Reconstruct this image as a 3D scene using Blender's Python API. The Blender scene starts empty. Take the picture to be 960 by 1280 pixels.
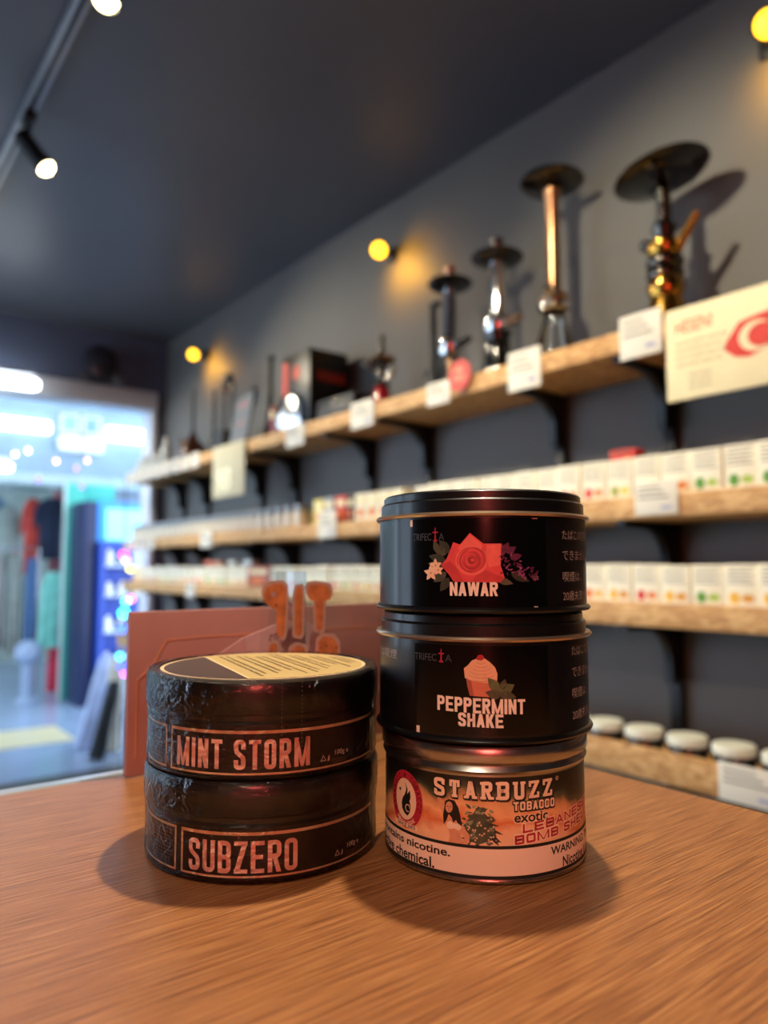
import bpy, bmesh, math, random
from mathutils import Vector, Matrix
random.seed(7)
S = bpy.context.scene
C = S.collection
PI = math.pi
R = math.radians
# ------------------------------------------------------------------ camera, world, exposure
cam_d = bpy.data.cameras.new('camera')
cam = bpy.data.objects.new('camera', cam_d)
C.objects.link(cam)
S.camera = cam
cam_d.sensor_fit = 'HORIZONTAL'
cam_d.sensor_width = 36.0
cam_d.lens = 34.5
cam_d.clip_start = 0.02
cam.location = (0, 0, 1.14)
cam.rotation_euler = (R(90 + 4.351), 0, R(-37.89))
cam_d.dof.use_dof = True
cam_d.dof.focus_distance = 0.345
cam_d.dof.aperture_fstop = 7.4
S.view_settings.view_transform = 'Standard'
S.view_settings.look = 'None'
S.view_settings.gamma = 1.0
S.view_settings.exposure = 0.0
S.view_settings.use_curve_mapping = False
S.cycles.transparent_max_bounces = 24
W = bpy.data.worlds.new('world')
S.world = W
W.use_nodes = True
W.node_tree.nodes['Background'].inputs[0].default_value = (0.62, 0.78, 1.0, 1)
W.node_tree.nodes['Background'].inputs[1].default_value = 5.5

# ------------------------------------------------------------------ materials
def lin(h):
    h = h.lstrip('#')
    v = [int(h[i:i+2], 16) / 255 for i in (0, 2, 4)]
    return tuple((c / 12.92 if c <= .04045 else ((c + .055) / 1.055) ** 2.4) for c in v) + (1,)
MATS = {}
def mat(name, col, rough=.5, metal=0, spec=.5, vary=.12, scale=30, bump=0, coat=0, emit=None, strength=0, trans=0, alpha=1, ior=1.45, coat_rough=.05):
    if name in MATS: return MATS[name]
    m = bpy.data.materials.new(name)
    MATS[name] = m
    m.use_nodes = True
    nt = m.node_tree
    b = nt.nodes['Principled BSDF']
    c = lin(col) if isinstance(col, str) else col
    b.inputs['Roughness'].default_value = rough
    b.inputs['Metallic'].default_value = metal
    b.inputs['Specular IOR Level'].default_value = spec
    b.inputs['Coat Weight'].default_value = coat
    b.inputs['Coat Roughness'].default_value = coat_rough
    b.inputs['Transmission Weight'].default_value = trans
    b.inputs['IOR'].default_value = ior
    b.inputs['Alpha'].default_value = alpha
    tc = nt.nodes.new('ShaderNodeTexCoord')
    nz = nt.nodes.new('ShaderNodeTexNoise')
    nz.inputs['Scale'].default_value = scale
    nz.inputs['Detail'].default_value = 4
    nt.links.new(tc.outputs['Object'], nz.inputs['Vector'])
    rp = nt.nodes.new('ShaderNodeValToRGB')
    rp.color_ramp.elements[0].position = .3
    rp.color_ramp.elements[1].position = .7
    rp.color_ramp.elements[0].color = tuple(x * (1 - vary) for x in c[:3]) + (1,)
    rp.color_ramp.elements[1].color = tuple(min(1, x * (1 + vary)) for x in c[:3]) + (1,)
    nt.links.new(nz.outputs['Fac'], rp.inputs['Fac'])
    nt.links.new(rp.outputs['Color'], b.inputs['Base Color'])
    if bump:
        bp = nt.nodes.new('ShaderNodeBump')
        bp.inputs['Strength'].default_value = bump
        bp.inputs['Distance'].default_value = .002
        nt.links.new(nz.outputs['Fac'], bp.inputs['Height'])
        nt.links.new(bp.outputs['Normal'], b.inputs['Normal'])
    if emit:
        b.inputs['Emission Color'].default_value = lin(emit) if isinstance(emit, str) else emit
        b.inputs['Emission Strength'].default_value = strength
    return m

def wood_mat(name, cols, scale, axis_scale, rough=.4, bump=.1, coat=0, coat_rough=.2):
    """stretched-noise grain: cols = three hex colours"""
    m = bpy.data.materials.new(name); MATS[name] = m; m.use_nodes = True
    nt = m.node_tree; b = nt.nodes['Principled BSDF']
    tc = nt.nodes.new('ShaderNodeTexCoord'); mp = nt.nodes.new('ShaderNodeMapping')
    mp.inputs['Scale'].default_value = axis_scale
    nt.links.new(tc.outputs['Object'], mp.inputs['Vector'])
    n1 = nt.nodes.new('ShaderNodeTexNoise'); n1.inputs['Scale'].default_value = scale; n1.inputs['Detail'].default_value = 6
    n1.inputs['Roughness'].default_value = .62; n1.inputs['Distortion'].default_value = .35
    nt.links.new(mp.outputs['Vector'], n1.inputs['Vector'])
    rp = nt.nodes.new('ShaderNodeValToRGB')
    e = rp.color_ramp.elements
    e[0].position = .34; e[1].position = .66
    e[0].color = lin(cols[0]); e[1].color = lin(cols[2])
    k = e.new(.5); k.color = lin(cols[1])
    nt.links.new(n1.outputs['Fac'], rp.inputs['Fac'])
    nt.links.new(rp.outputs['Color'], b.inputs['Base Color'])
    bp = nt.nodes.new('ShaderNodeBump'); bp.inputs['Strength'].default_value = bump; bp.inputs['Distance'].default_value = .0006
    nt.links.new(n1.outputs['Fac'], bp.inputs['Height']); nt.links.new(bp.outputs['Normal'], b.inputs['Normal'])
    b.inputs['Roughness'].default_value = rough
    b.inputs['Coat Weight'].default_value = coat; b.inputs['Coat Roughness'].default_value = coat_rough
    return m

M_counter = wood_mat('walnut_laminate', ('#6e3f1e', '#9c6238', '#bd8350'), 12, (1.8, 80, 4), rough=.38, bump=.9)
M_counter.node_tree.nodes['Principled BSDF'].inputs['Specular IOR Level'].default_value = .42

def osb_mat():
    m = bpy.data.materials.new('osb_board'); m.use_nodes = True; nt = m.node_tree; b = nt.nodes['Principled BSDF']
    tc = nt.nodes.new('ShaderNodeTexCoord'); mp = nt.nodes.new('ShaderNodeMapping'); mp.inputs['Scale'].default_value = (75, 32, 95)
    nt.links.new(tc.outputs['Object'], mp.inputs['Vector'])
    v = nt.nodes.new('ShaderNodeTexVoronoi'); v.inputs['Scale'].default_value = 1.6
    nt.links.new(mp.outputs['Vector'], v.inputs['Vector'])
    sp = nt.nodes.new('ShaderNodeSeparateColor'); nt.links.new(v.outputs['Color'], sp.inputs['Color'])
    rp = nt.nodes.new('ShaderNodeValToRGB'); e = rp.color_ramp.elements
    e[0].color = lin('#b5854e'); e[1].color = lin('#dcb379'); e[0].position = .1; e[1].position = .9
    k = e.new(.5); k.color = lin('#c99a5d')
    nt.links.new(sp.outputs['Red'], rp.inputs['Fac']); nt.links.new(rp.outputs['Color'], b.inputs['Base Color'])
    b.inputs['Roughness'].default_value = .6
    return m
M_osb = osb_mat()

def glass_film(name, tint, gloss_rough, bump, bscale, fac=.12, weight=1.0):
    """thin clear sheet: see-through with a Fresnel sheen"""
    m = bpy.data.materials.new(name); m.use_nodes = True; nt = m.node_tree
    for n in list(nt.nodes): nt.nodes.remove(n)
    o = nt.nodes.new('ShaderNodeOutputMaterial'); mx = nt.nodes.new('ShaderNodeMixShader')
    t = nt.nodes.new('ShaderNodeBsdfTransparent'); t.inputs[0].default_value = tint
    g = nt.nodes.new('ShaderNodeBsdfGlossy'); g.inputs['Roughness'].default_value = gloss_rough
    fr = nt.nodes.new('ShaderNodeLayerWeight'); fr.inputs['Blend'].default_value = fac
    nz = nt.nodes.new('ShaderNodeTexNoise'); nz.inputs['Scale'].default_value = bscale; nz.inputs['Detail'].default_value = 3; nz.inputs['Distortion'].default_value = 1.5
    tc = nt.nodes.new('ShaderNodeTexCoord'); nt.links.new(tc.outputs['Object'], nz.inputs['Vector'])
    bp = nt.nodes.new('ShaderNodeBump'); bp.inputs['Strength'].default_value = bump; bp.inputs['Distance'].default_value = .002
    nt.links.new(nz.outputs['Fac'], bp.inputs['Height'])
    nt.links.new(bp.outputs['Normal'], g.inputs['Normal']); nt.links.new(bp.outputs['Normal'], fr.inputs['Normal'])
    mu = nt.nodes.new('ShaderNodeMath'); mu.operation = 'MULTIPLY'; mu.inputs[1].default_value = weight
    nt.links.new(fr.outputs['Fresnel'], mu.inputs[0])
    nt.links.new(mu.outputs[0], mx.inputs[0]); nt.links.new(t.outputs[0], mx.inputs[1]); nt.links.new(g.outputs[0], mx.inputs[2])
    nt.links.new(mx.outputs[0], o.inputs['Surface'])
    return m
M_film = glass_film('shrink_film', (.97, .97, .97, 1), .10, 1.0, 140, .30, .9)
M_acryl = glass_film('clear_acrylic', (.97, .98, .98, 1), .03, .0, 5, .2, .5)

M_black = mat('black_metal', '#101012', .45, vary=.2)
M_blackgloss = mat('black_gloss', '#08080a', .14, vary=.1, coat=.4)
M_wall = mat('wall_paint', '#5d5c59', .6, vary=.05, scale=3)
M_wallfar = mat('far_wall_paint', '#566076', .7, vary=.05, scale=3)
M_ceil = mat('ceiling_paint', '#585c64', .42, vary=.06, scale=2)
M_steel = mat('brushed_steel', '#b8b4ae', .25, metal=1, vary=.06, scale=80)
M_chrome = mat('chrome', '#d8d8d8', .08, metal=1, vary=.02)
M_white = mat('white_card', '#e3dfd0', .6, vary=.03)
M_cream = mat('cream_card', '#efe2b4', .6, vary=.03)
M_ink = mat('ink', '#77746a', .7, vary=.05)
M_darkink = mat('dark_ink', '#1a1612', .6)
M_red = mat('red_print', '#c8352c', .5, vary=.08)

# ------------------------------------------------------------------ builders
def tag(o, label=None, cat=None, group=None, kind=None):
    if label: o['label'] = label
    if cat: o['category'] = cat
    if group: o['group'] = group
    if kind: o['kind'] = kind
    return o
def empty(name, loc=(0, 0, 0), rz=0):
    o = bpy.data.objects.new(name, None); C.objects.link(o)
    o.empty_display_size = .05; o.location = loc; o.rotation_euler = (0, 0, rz)
    return o
class B:
    def __init__(s): s.bm = bmesh.new(); s.i = 0
    def _n(s, faces):
        for f in faces: f.material_index = s.i
    def box(s, x0, x1, y0, y1, z0, z1, bev=0, mtx=None):
        g = bmesh.ops.create_cube(s.bm, size=1)
        vs = g['verts']
        for v in vs:
            v.co = Vector(((x0 + x1) / 2 + v.co.x * (x1 - x0), (y0 + y1) / 2 + v.co.y * (y1 - y0), (z0 + z1) / 2 + v.co.z * (z1 - z0)))
        if bev:
            es = list({e for v in vs for e in v.link_edges})
            r = bmesh.ops.bevel(s.bm, geom=es, offset=bev, segments=2, affect='EDGES', profile=.5)
            vs = list({v for f in r['faces'] for v in f.verts} | {v for v in vs if v.is_valid})
        fs = {f for v in vs for f in v.link_faces}
        s._n(fs)
        if mtx:
            for v in vs: v.co = mtx @ v.co
        return s
    def lathe(s, prof, seg=32, mtx=None, loc=(0, 0, 0)):
        rings = []
        new = []
        for r, z in prof:
            if r < 1e-6: ring = [s.bm.verts.new((loc[0], loc[1], loc[2] + z))]
            else: ring = [s.bm.verts.new((loc[0] + r * math.cos(2 * PI * k / seg), loc[1] + r * math.sin(2 * PI * k / seg), loc[2] + z)) for k in range(seg)]
            rings.append(ring); new += ring
        fs = []
        for a, b in zip(rings, rings[1:]):
            for k in range(seg):
                k2 = (k + 1) % seg
                if len(a) == 1 and len(b) == 1: continue
                if len(a) == 1: fs.append(s.bm.faces.new((a[0], b[k2], b[k])))
                elif len(b) == 1: fs.append(s.bm.faces.new((a[k], a[k2], b[0])))
                else: fs.append(s.bm.faces.new((a[k], a[k2], b[k2], b[k])))
        s._n(fs)
        if mtx:
            for v in new: v.co = mtx @ v.co
        return s
    def tube(s, pts, rad, seg=10, caps=True):
        pts = [Vector(p) for p in pts]; rings = []
        up = None
        for i, p in enumerate(pts):
            d = (pts[min(i + 1, len(pts) - 1)] - pts[max(i - 1, 0)]).normalized()
            if up is None: up = d.orthogonal().normalized()
            else: up = (up - d * up.dot(d)).normalized()
            sd = d.cross(up); rr = rad[i] if isinstance(rad, (list, tuple)) else rad
            rings.append([s.bm.verts.new(p + rr * (math.cos(2 * PI * k / seg) * up + math.sin(2 * PI * k / seg) * sd)) for k in range(seg)])
        fs = []
        for a, b in zip(rings, rings[1:]):
            for k in range(seg):
                k2 = (k + 1) % seg; fs.append(s.bm.faces.new((a[k], a[k2], b[k2], b[k])))
        if caps: fs.append(s.bm.faces.new(rings[0][::-1])); fs.append(s.bm.faces.new(rings[-1]))
        s._n(fs); return s
    def prism(s, poly, axis, a, b):
        """extrude a 2D polygon along axis (0,1,2) between a and b"""
        def mk(p, t):
            if axis == 0: return (t, p[0], p[1])
            if axis == 1: return (p[0], t, p[1])
            return (p[0], p[1], t)
        A = [s.bm.verts.new(mk(p, a)) for p in poly]; Bv = [s.bm.verts.new(mk(p, b)) for p in poly]
        n = len(poly); fs = [s.bm.faces.new(A), s.bm.faces.new(Bv[::-1])]
        for k in range(n): fs.append(s.bm.faces.new((A[k], Bv[k], Bv[(k + 1) % n], A[(k + 1) % n])))
        s._n(fs); return s
    def sphere(s, c, r, sc=(1, 1, 1), u=16, v=10):
        g = bmesh.ops.create_uvsphere(s.bm, u_segments=u, v_segments=v, radius=r)
        for q in g['verts']: q.co = Vector((c[0] + q.co.x * sc[0], c[1] + q.co.y * sc[1], c[2] + q.co.z * sc[2]))
        s._n({f for q in g['verts'] for f in q.link_faces}); return s
    def slot(s, i): s.i = i; return s
    def mesh(s, name, mats, smooth=True, ang=35):
        bmesh.ops.recalc_face_normals(s.bm, faces=s.bm.faces)
        me = bpy.data.meshes.new(name); s.bm.to_mesh(me); s.bm.free()
        for m in (mats if isinstance(mats, (list, tuple)) else [mats]): me.materials.append(m)
        if smooth:
            for p in me.polygons: p.use_smooth = True
            me.set_sharp_from_angle(angle=R(ang))
        return me
    def obj(s, name, mats, parent=None, smooth=True, ang=35, loc=None):
        me = s.mesh(name, mats, smooth, ang)
        o = bpy.data.objects.new(name, me); C.objects.link(o)
        if parent: o.parent = parent
        if loc: o.location = loc
        return o
def struct(o): o['kind'] = 'structure'; return o
def put(name, me, parent=None, loc=(0, 0, 0), rz=0):
    o = bpy.data.objects.new(name, me); C.objects.link(o); o.parent = parent; o.location = loc; o.rotation_euler = (0, 0, rz); return o

# -- flat print: 2D shapes and lettering, laid on a plane or wrapped round a can
def text2d(body, offset=0.0, shear=0.0, space=1.0, align='LEFT'):
    cu = bpy.data.curves.new('lettering', 'FONT'); cu.body = body; cu.offset = offset; cu.shear = shear; cu.space_character = space
    cu.resolution_u = 4; cu.align_x = align
    o = bpy.data.objects.new('lettering', cu); C.objects.link(o)
    bpy.context.view_layer.update()
    me = bpy.data.meshes.new_from_object(o.evaluated_get(bpy.context.evaluated_depsgraph_get()))
    bpy.data.objects.remove(o); bpy.data.curves.remove(cu)
    vs = [(v.co.x, v.co.y) for v in me.vertices]; fs = [tuple(p.vertices) for p in me.polygons]
    bpy.data.meshes.remove(me)
    return vs, fs
def fit2d(t, x0, x1, y0, y1, skew=0.0):
    """fit lettering into a rectangle; skew lifts the right end by that amount"""
    vs, fs = t
    ax = min(v[0] for v in vs); bx = max(v[0] for v in vs); ay = min(v[1] for v in vs); by = max(v[1] for v in vs)
    o = []
    for x, y in vs:
        u = (x - ax) / (bx - ax); w = (y - ay) / (by - ay)
        o.append((x0 + u * (x1 - x0), y0 + w * (y1 - y0) + u * skew))
    return o, fs
def poly2d(pts): return list(pts), [tuple(range(len(pts)))]
def ell(cx, cy, rx, ry, n=28, a0=0, a1=360, rot=0):
    c, s_ = math.cos(R(rot)), math.sin(R(rot)); o = []
    full = abs(a1 - a0) >= 360
    for k in range(n + (0 if full else 1)):
        a = R(a0 + (a1 - a0) * k / n); x, y = rx * math.cos(a), ry * math.sin(a)
        o.append((cx + x * c - y * s_, cy + x * s_ + y * c))
    return o
def stroke(pts, t, closed=False):
    n = len(pts); A = []; Bq = []
    for i in range(n):
        p = Vector(pts[i]); a = Vector(pts[i - 1]) if (i or closed) else None; c = Vector(pts[(i + 1) % n]) if (i < n - 1 or closed) else None
        d1 = (p - a).normalized() if a is not None else (c - p).normalized(); d2 = (c - p).normalized() if c is not None else d1
        n1 = Vector((-d1.y, d1.x)); n2 = Vector((-d2.y, d2.x)); m = (n1 + n2).normalized(); k = t / 2 / max(.4, m.dot(n1))
        A.append(tuple(p + m * k)); Bq.append(tuple(p - m * k))
    return A + Bq, [(i, (i + 1) % n, n + (i + 1) % n, n + i) for i in range(n if closed else n - 1)]
def arcp(cx, cy, rx, ry, a0, a1, n=7): return [(cx + rx * math.cos(R(a0 + (a1 - a0) * k / n)), cy + ry * math.sin(R(a0 + (a1 - a0) * k / n))) for k in range(n + 1)]
def glyph(c, w, h, t, th):
    """condensed block capital in a w x h box; t upright stroke, th level stroke"""
    q = lambda *r: (list(rect(*r)), [(0, 1, 2, 3)])
    dg = lambda xa, ya, xb, yb, k: ([(xa - k / 2, ya), (xa + k / 2, ya), (xb + k / 2, yb), (xb - k / 2, yb)], [(0, 1, 2, 3)])
    e = t / 2; f = th / 2; r = min(w * .42, h * .22) - e; L = q(0, t, 0, h); Rr = q(w - t, w, 0, h); k = t * 1.02
    rc = lambda y0, y1, x0: [(x0, y1 - f)] + arcp(w - e - r, y1 - f - r, r, r, 90, 0) + arcp(w - e - r, y0 + f + r, r, r, 0, -90) + [(x0, y0 + f)]
    if c == 'I': return [q(0, w, 0, h)]
    if c == 'T': return [q(0, w, h - th, h), q(w / 2 - e, w / 2 + e, 0, h)]
    if c == 'L': return [L, q(0, w, 0, th)]
    if c == 'E': return [L, q(0, w, 0, th), q(0, w, h - th, h), q(0, w * .9, h / 2 - f, h / 2 + f)]
    if c == 'H': return [L, Rr, q(0, w, h / 2 - f, h / 2 + f)]
    if c == 'N': return [L, Rr, dg(e, h, w - e, 0, k * .85)]
    if c == 'M': return [L, Rr, dg(e, h, w / 2, 0, k * .72), dg(w - e, h, w / 2, 0, k * .72)]
    if c == 'W': return [dg(e, h, w * .27, 0, k), dg(w / 2, h, w * .27, 0, k * .9), dg(w / 2, h, w * .73, 0, k * .9), dg(w - e, h, w * .73, 0, k)]
    if c == 'A': return [dg(e * .95, 0, w / 2, h, k), dg(w - e * .95, 0, w / 2, h, k), q(w * .25, w * .75, h * .2, h * .2 + th)]
    if c == 'Z': return [q(0, w, 0, th), q(0, w, h - th, h), dg(k * .6, th * .5, w - k * .6, h - th * .5, k * 1.15)]
    if c == 'K': return [L, dg(t + k * .1, h * .42, w - k * .55, h, k * 1.1), dg(w * .45, h * .58, w - k * .5, 0, k * 1.1)]
    if c == 'O': return [stroke(arcp(w - e - r, h - f - r, r, r, 0, 90) + arcp(e + r, h - f - r, r, r, 90, 180) + arcp(e + r, f + r, r, r, 180, 270) + arcp(w - e - r, f + r, r, r, 270, 360), t, True)]
    if c == 'U': return [stroke([(e, h)] + arcp(e + r, f + r, r, r, 180, 270) + arcp(w - e - r, f + r, r, r, 270, 360) + [(w - e, h)], t)]
    if c == 'C': return [stroke([(w - e, h * .74)] + arcp(w - e - r, h - f - r, r, r, 0, 90) + arcp(e + r, h - f - r, r, r, 90, 180) + arcp(e + r, f + r, r, r, 180, 270) + arcp(w - e - r, f + r, r, r, 270, 360) + [(w - e, h * .26)], t)]
    if c == 'S': return [stroke([(w - e, h * .68)] + arcp(w - e - r, h - f - r, r, r, 0, 90) + arcp(e + r, h - f - r, r, r, 90, 180) + [(e, h * .68), (e + r * .35, h * .58), (w - e - r * .35, h * .42), (w - e, h * .32)] + arcp(w - e - r, f + r, r, r, 0, -90) + arcp(e + r, f + r, r, r, 270, 180) + [(e, h * .32)], t)]
    if c == 'P': return [L, stroke(rc(h * .42, h, e), t)]
    if c == 'R': return [L, stroke(rc(h * .44, h, e), t), dg(w * .5, h * .5, w - e, 0, k)]
    if c == 'B': return [L, stroke(rc(h * .5 - f, h, e), t), stroke(rc(0, h * .5 + f, e), t)]
    return []
GW = {'I': .0, 'M': 1.42, 'W': 1.5, ' ': .45}
def word(txt, x0, x1, y0, y1, t, gap, mi, layer, skew=0, grow=0, lev=.92):
    """block capitals fitted between x0 and x1; grow thickens every stroke for an outline"""
    n = len(txt); ni = txt.count('I'); tot = sum(GW.get(c, 1) for c in txt if c != 'I'); u = (x1 - x0 - gap * (n - 1) - ni * t) / tot; x = x0; out = []
    for c in txt:
        w = t if c == 'I' else u * GW.get(c, 1)
        for vs, fs in glyph(c, w + 2 * grow, y1 - y0 + 2 * grow, t + 2 * grow, t * lev + 2 * grow):
            out.append((([(x - grow + vx, y0 - grow + vy + skew * ((x + vx - x0) / (x1 - x0))) for vx, vy in vs], fs), mi, layer))
        x += w + gap
    return out
def rect(x0, x1, y0, y1): return [(x0, y0), (x1, y0), (x1, y1), (x0, y1)]
def ring2d(cx, cy, rx, ry, t, n=32, a0=0, a1=360, rot=0):
    a = ell(cx, cy, rx, ry, n, a0, a1, rot); b = ell(cx, cy, rx - t, ry - t, n, a0, a1, rot); m = len(a)
    full = abs(a1 - a0) >= 360
    return a + b, [(k, (k + 1) % m, m + (k + 1) % m, m + k) for k in range(m if full else m - 1)]
def leaf(x, y, L, w, ang, n=8):
    up = []; dn = []
    for k in range(n + 1):
        t = k / n; ww = w * math.sin(PI * t ** .8) * .5
        up.append((t * L, ww)); dn.append((t * L, -ww))
    c, s_ = math.cos(R(ang)), math.sin(R(ang))
    return [(x + a * c - b * s_, y + a * s_ + b * c) for a, b in up + dn[-2:0:-1]]
def wrap(name, shapes, mats, r, parent, step=.0015, lift=.00002):
    """shapes: list of ((verts, faces), material index, layer); x = arc length, y = height; wrapped on a can of radius r facing -Y"""
    bm = bmesh.new()
    for (vs, fs), mi, layer in shapes:
        b2 = bmesh.new()
        bv = [b2.verts.new((x, y, 0)) for x, y in vs]
        for f in fs:
            if len(set(f)) >= 3:
                try: b2.faces.new([bv[i] for i in f])
                except ValueError: pass
        bmesh.ops.triangulate(b2, faces=[f for f in b2.faces if len(f.verts) > 4])
        x0 = min(x for x, y in vs); x1 = max(x for x, y in vs)
        k = math.floor(x0 / step) + 1
        while k * step < x1:
            bmesh.ops.bisect_plane(b2, geom=b2.verts[:] + b2.edges[:] + b2.faces[:], plane_co=(k * step, 0, 0), plane_no=(1, 0, 0), dist=1e-7)
            k += 1
        rr = r + lift * (layer + 1)
        idx = {}
        for v in b2.verts:
            th = v.co.x / r
            idx[v] = bm.verts.new((rr * math.sin(th), -rr * math.cos(th), v.co.y))
        for f in b2.faces:
            try:
                nf = bm.faces.new([idx[v] for v in f.verts]); nf.material_index = mi; nf.smooth = True
            except ValueError: pass
        b2.free()
    for f in bm.faces:
        f.normal_update(); c = f.calc_center_median()
        if f.normal.x * c.x + f.normal.y * c.y < 0: f.normal_flip()
    me = bpy.data.meshes.new(name); bm.to_mesh(me); bm.free()
    for m in mats: me.materials.append(m)
    o = bpy.data.objects.new(name, me); C.objects.link(o); o.parent = parent
    return o
def flat(name, shapes, mats, mtx, parent, lift=.0004):
    """the same on a plane: local x, y to mtx"""
    vs2 = []; fs2 = []; mi2 = []
    for (vs, fs), mi, layer in shapes:
        o = len(vs2)
        vs2 += [tuple(mtx @ Vector((x, y, lift * (layer + 1)))) for x, y in vs]
        fs2 += [tuple(i + o for i in f) for f in fs]; mi2 += [mi] * len(fs)
    me = bpy.data.meshes.new(name); me.from_pydata(vs2, [], fs2)
    for m in mats: me.materials.append(m)
    for p, i in zip(me.polygons, mi2): p.material_index = i
    ob = bpy.data.objects.new(name, me); C.objects.link(ob); ob.parent = parent
    return ob
# plane facing -X (shelf fronts): local x runs toward -Y, local y up
def facing_room(x, y, z): return Matrix.Translation((x, y, z)) @ Matrix(((0, 0, -1, 0), (-1, 0, 0, 0), (0, 1, 0, 0), (0, 0, 0, 1)))
# plane facing -Y: local x to +X, local y up
def facing_near(x, y, z): return Matrix.Translation((x, y, z)) @ Matrix(((1, 0, 0, 0), (0, 0, -1, 0), (0, 1, 0, 0), (0, 0, 0, 1)))

def spot(loc, target, energy, col, size=60, blend=.6, rad=.03, name='spot_light', parent=None):
    d = bpy.data.lights.new(name, 'SPOT'); d.energy = energy; d.color = col; d.spot_size = R(size); d.spot_blend = blend; d.shadow_soft_size = rad
    o = bpy.data.objects.new(name, d); C.objects.link(o); o.location = loc
    o.rotation_euler = (Vector(target) - Vector(loc)).to_track_quat('-Z', 'Y').to_euler()
    return o
def point(loc, energy, col, rad=.03, name='bulb_light'):
    d = bpy.data.lights.new(name, 'POINT'); d.energy = energy; d.color = col; d.shadow_soft_size = rad
    o = bpy.data.objects.new(name, d); C.objects.link(o); o.location = loc; return o

# ------------------------------------------------------------------ room shell
XW, YF, ZC = 1.70, 4.40, 2.54
XL, YN = -2.4, -1.30
struct(B().box(XL - .1, XW + .1, YN - .1, YF, -.1, 0).obj('floor', mat('shop_floor', '#4a4644', .35, vary=.1, scale=4)))
struct(B().box(XL - .1, XW + .1, YN - .1, YF + .15, ZC, ZC + .1).obj('ceiling', M_ceil))
struct(B().box(XW, XW + .1, YN - .1, YF + .15, 0, ZC).obj('wall_right', M_wall))
WY0, WY1, WZ0, WZ1 = 2.3, 4.3, .25, 2.46
b = B().box(XL - .1, XL, YN - .1, WY0, 0, ZC).box(XL - .1, XL, WY1, YF + .15, 0, ZC).box(XL - .1, XL, WY0, WY1, 0, WZ0).box(XL - .1, XL, WY0, WY1, WZ1, ZC)
struct(b.obj('wall_left', M_wall))
t = struct(empty('added_window_1', (XL - .05, 0, 0)))  # unseen window, added for cool light from the left
M_wfr = mat('window_frame', '#5a5c60', .4)
for (a_, c_) in ((WY0, WY0 + .05), (3.275, 3.325), (WY1 - .05, WY1)): B().box(-.03, .03, a_, c_, WZ0 + .001, WZ1 - .001, .003).obj('window_frame', M_wfr, t)
for (a_, c_) in ((WZ0, WZ0 + .05), (WZ1 - .05, WZ1)): B().box(-.025, .025, WY0 + .05, WY1 - .05, a_, c_, .003).obj('window_frame', M_wfr, t)
for (a_, c_) in ((WY0 + .05, 3.275), (3.325, WY1 - .05)): B().box(-.004, .004, a_, c_, WZ0 + .05, WZ1 - .05).obj('pane', glass_film('window_glass', (.95, .96, .96, 1), .02, 0, 5, .2), t)
struct(B().box(XL, XW, YN - .1, YN, 0, ZC).obj('wall_front', M_wall))
b = B().box(XL, XW, YF, YF + .15, 2.21, ZC).box(XL, -2.2, YF, YF + .15, 0, 2.21).box(1.645, XW, YF, YF + .15, 0, 2.21)
struct(b.obj('wall_back', M_wallfar))
M_alu = mat('painted_alu', '#d2d6de', .4, vary=.05)
struct(B().box(-2.2, 1.645, YF - .03, YF + .14, 2.10, 2.215, .008).obj('trim_1', M_alu))
struct(B().box(1.61, 1.645, YF - .02, YF + .14, 0, 2.10, .005).obj('trim_2', M_alu))

# ------------------------------------------------------------------ ceiling track with spot lamps
XT = .462
XT_FILL = -.9  # added unseen track that carries the front fill spot
for xt, lab in ((XT, 'grey metal lighting track running along the dark ceiling'), (XT_FILL, 'second ceiling track, unseen and added for fill light, left of the counter')):
  tr = empty('lighting_track', (xt, 1.3, ZC)); tag(tr, lab, 'track')
  B().box(-.018, .018, -2.4, 2.9, -.022, 0, .002).obj('rail', mat('track_grey', '#9a9ca0', .35, metal=.6, vary=.05), tr)
  B().box(-.006, .006, -2.4, 2.9, -.026, -.0221).obj('conductor_slot', M_black, tr)
  B().box(-.02, .02, 2.9, 2.93, -.026, 0, .002).obj('end_cap', M_black, tr)
M_bulb = mat('warm_bulb', '#fff3d0', .3, emit=(1, .82, .42, 1), strength=20)
WARM = (1, .86, .63)
lamp_labels = {2.36: 'black track spotlight with a lit warm bulb, hanging whole in view', 1.70: 'track spotlight whose lit bulb shows at the top edge'}
def track_lamp(y, target, energy, size, label, blend=.7, rad=.03, x=XT):
    t = empty('track_spotlight', (x, y, ZC - .026)); tag(t, label, 'spotlight', 'spotlights on the ceiling track')
    B().box(-.016, .016, -.04, .04, -.025, 0, .003).obj('adapter', M_black, t)
    B().lathe([(0, -.025), (.009, -.025), (.009, -.085), (0, -.085)], 12).obj('stem', M_black, t)
    j = Vector((0, 0, -.088)); d = (Vector(target) - (t.location + j)).normalized()
    q = d.to_track_quat('Z', 'Y').to_matrix().to_4x4()
    m = Matrix.Translation(j) @ q
    B().lathe([(0, -.035), (.022, -.035), (.026, -.025), (.027, .085), (.030, .09), (.030, .1), (.027, .1), (.025, .08), (0, .08)], 24, m).obj('lamp_head', M_black, t)
    B().lathe([(0, .115), (.012, .112), (.021, .104), (.025, .094), (.025, .082)], 24, m).obj('bulb', M_bulb, t)
    spot(t.location + j + d * .125, target, energy, WARM, size, blend, rad, 'spotlight_light')
track_lamp(2.36, (1.3, 1.75, 1.1), 55, 75, 'black track spotlight with a lit warm bulb, hanging whole in view')
track_lamp(1.53, (-.2, 1.2, 0), 40, 80, 'track spotlight whose lit bulb shows at the top edge')
track_lamp(.42, (.40, .40, 1.0), 74, 66, 'track spotlight on the ceiling straight above the counter tins', rad=.022)
track_lamp(1.05, (1.60, .85, 1.5), 70, 95, 'track spotlight beyond the counter aimed at the near shelves')
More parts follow.
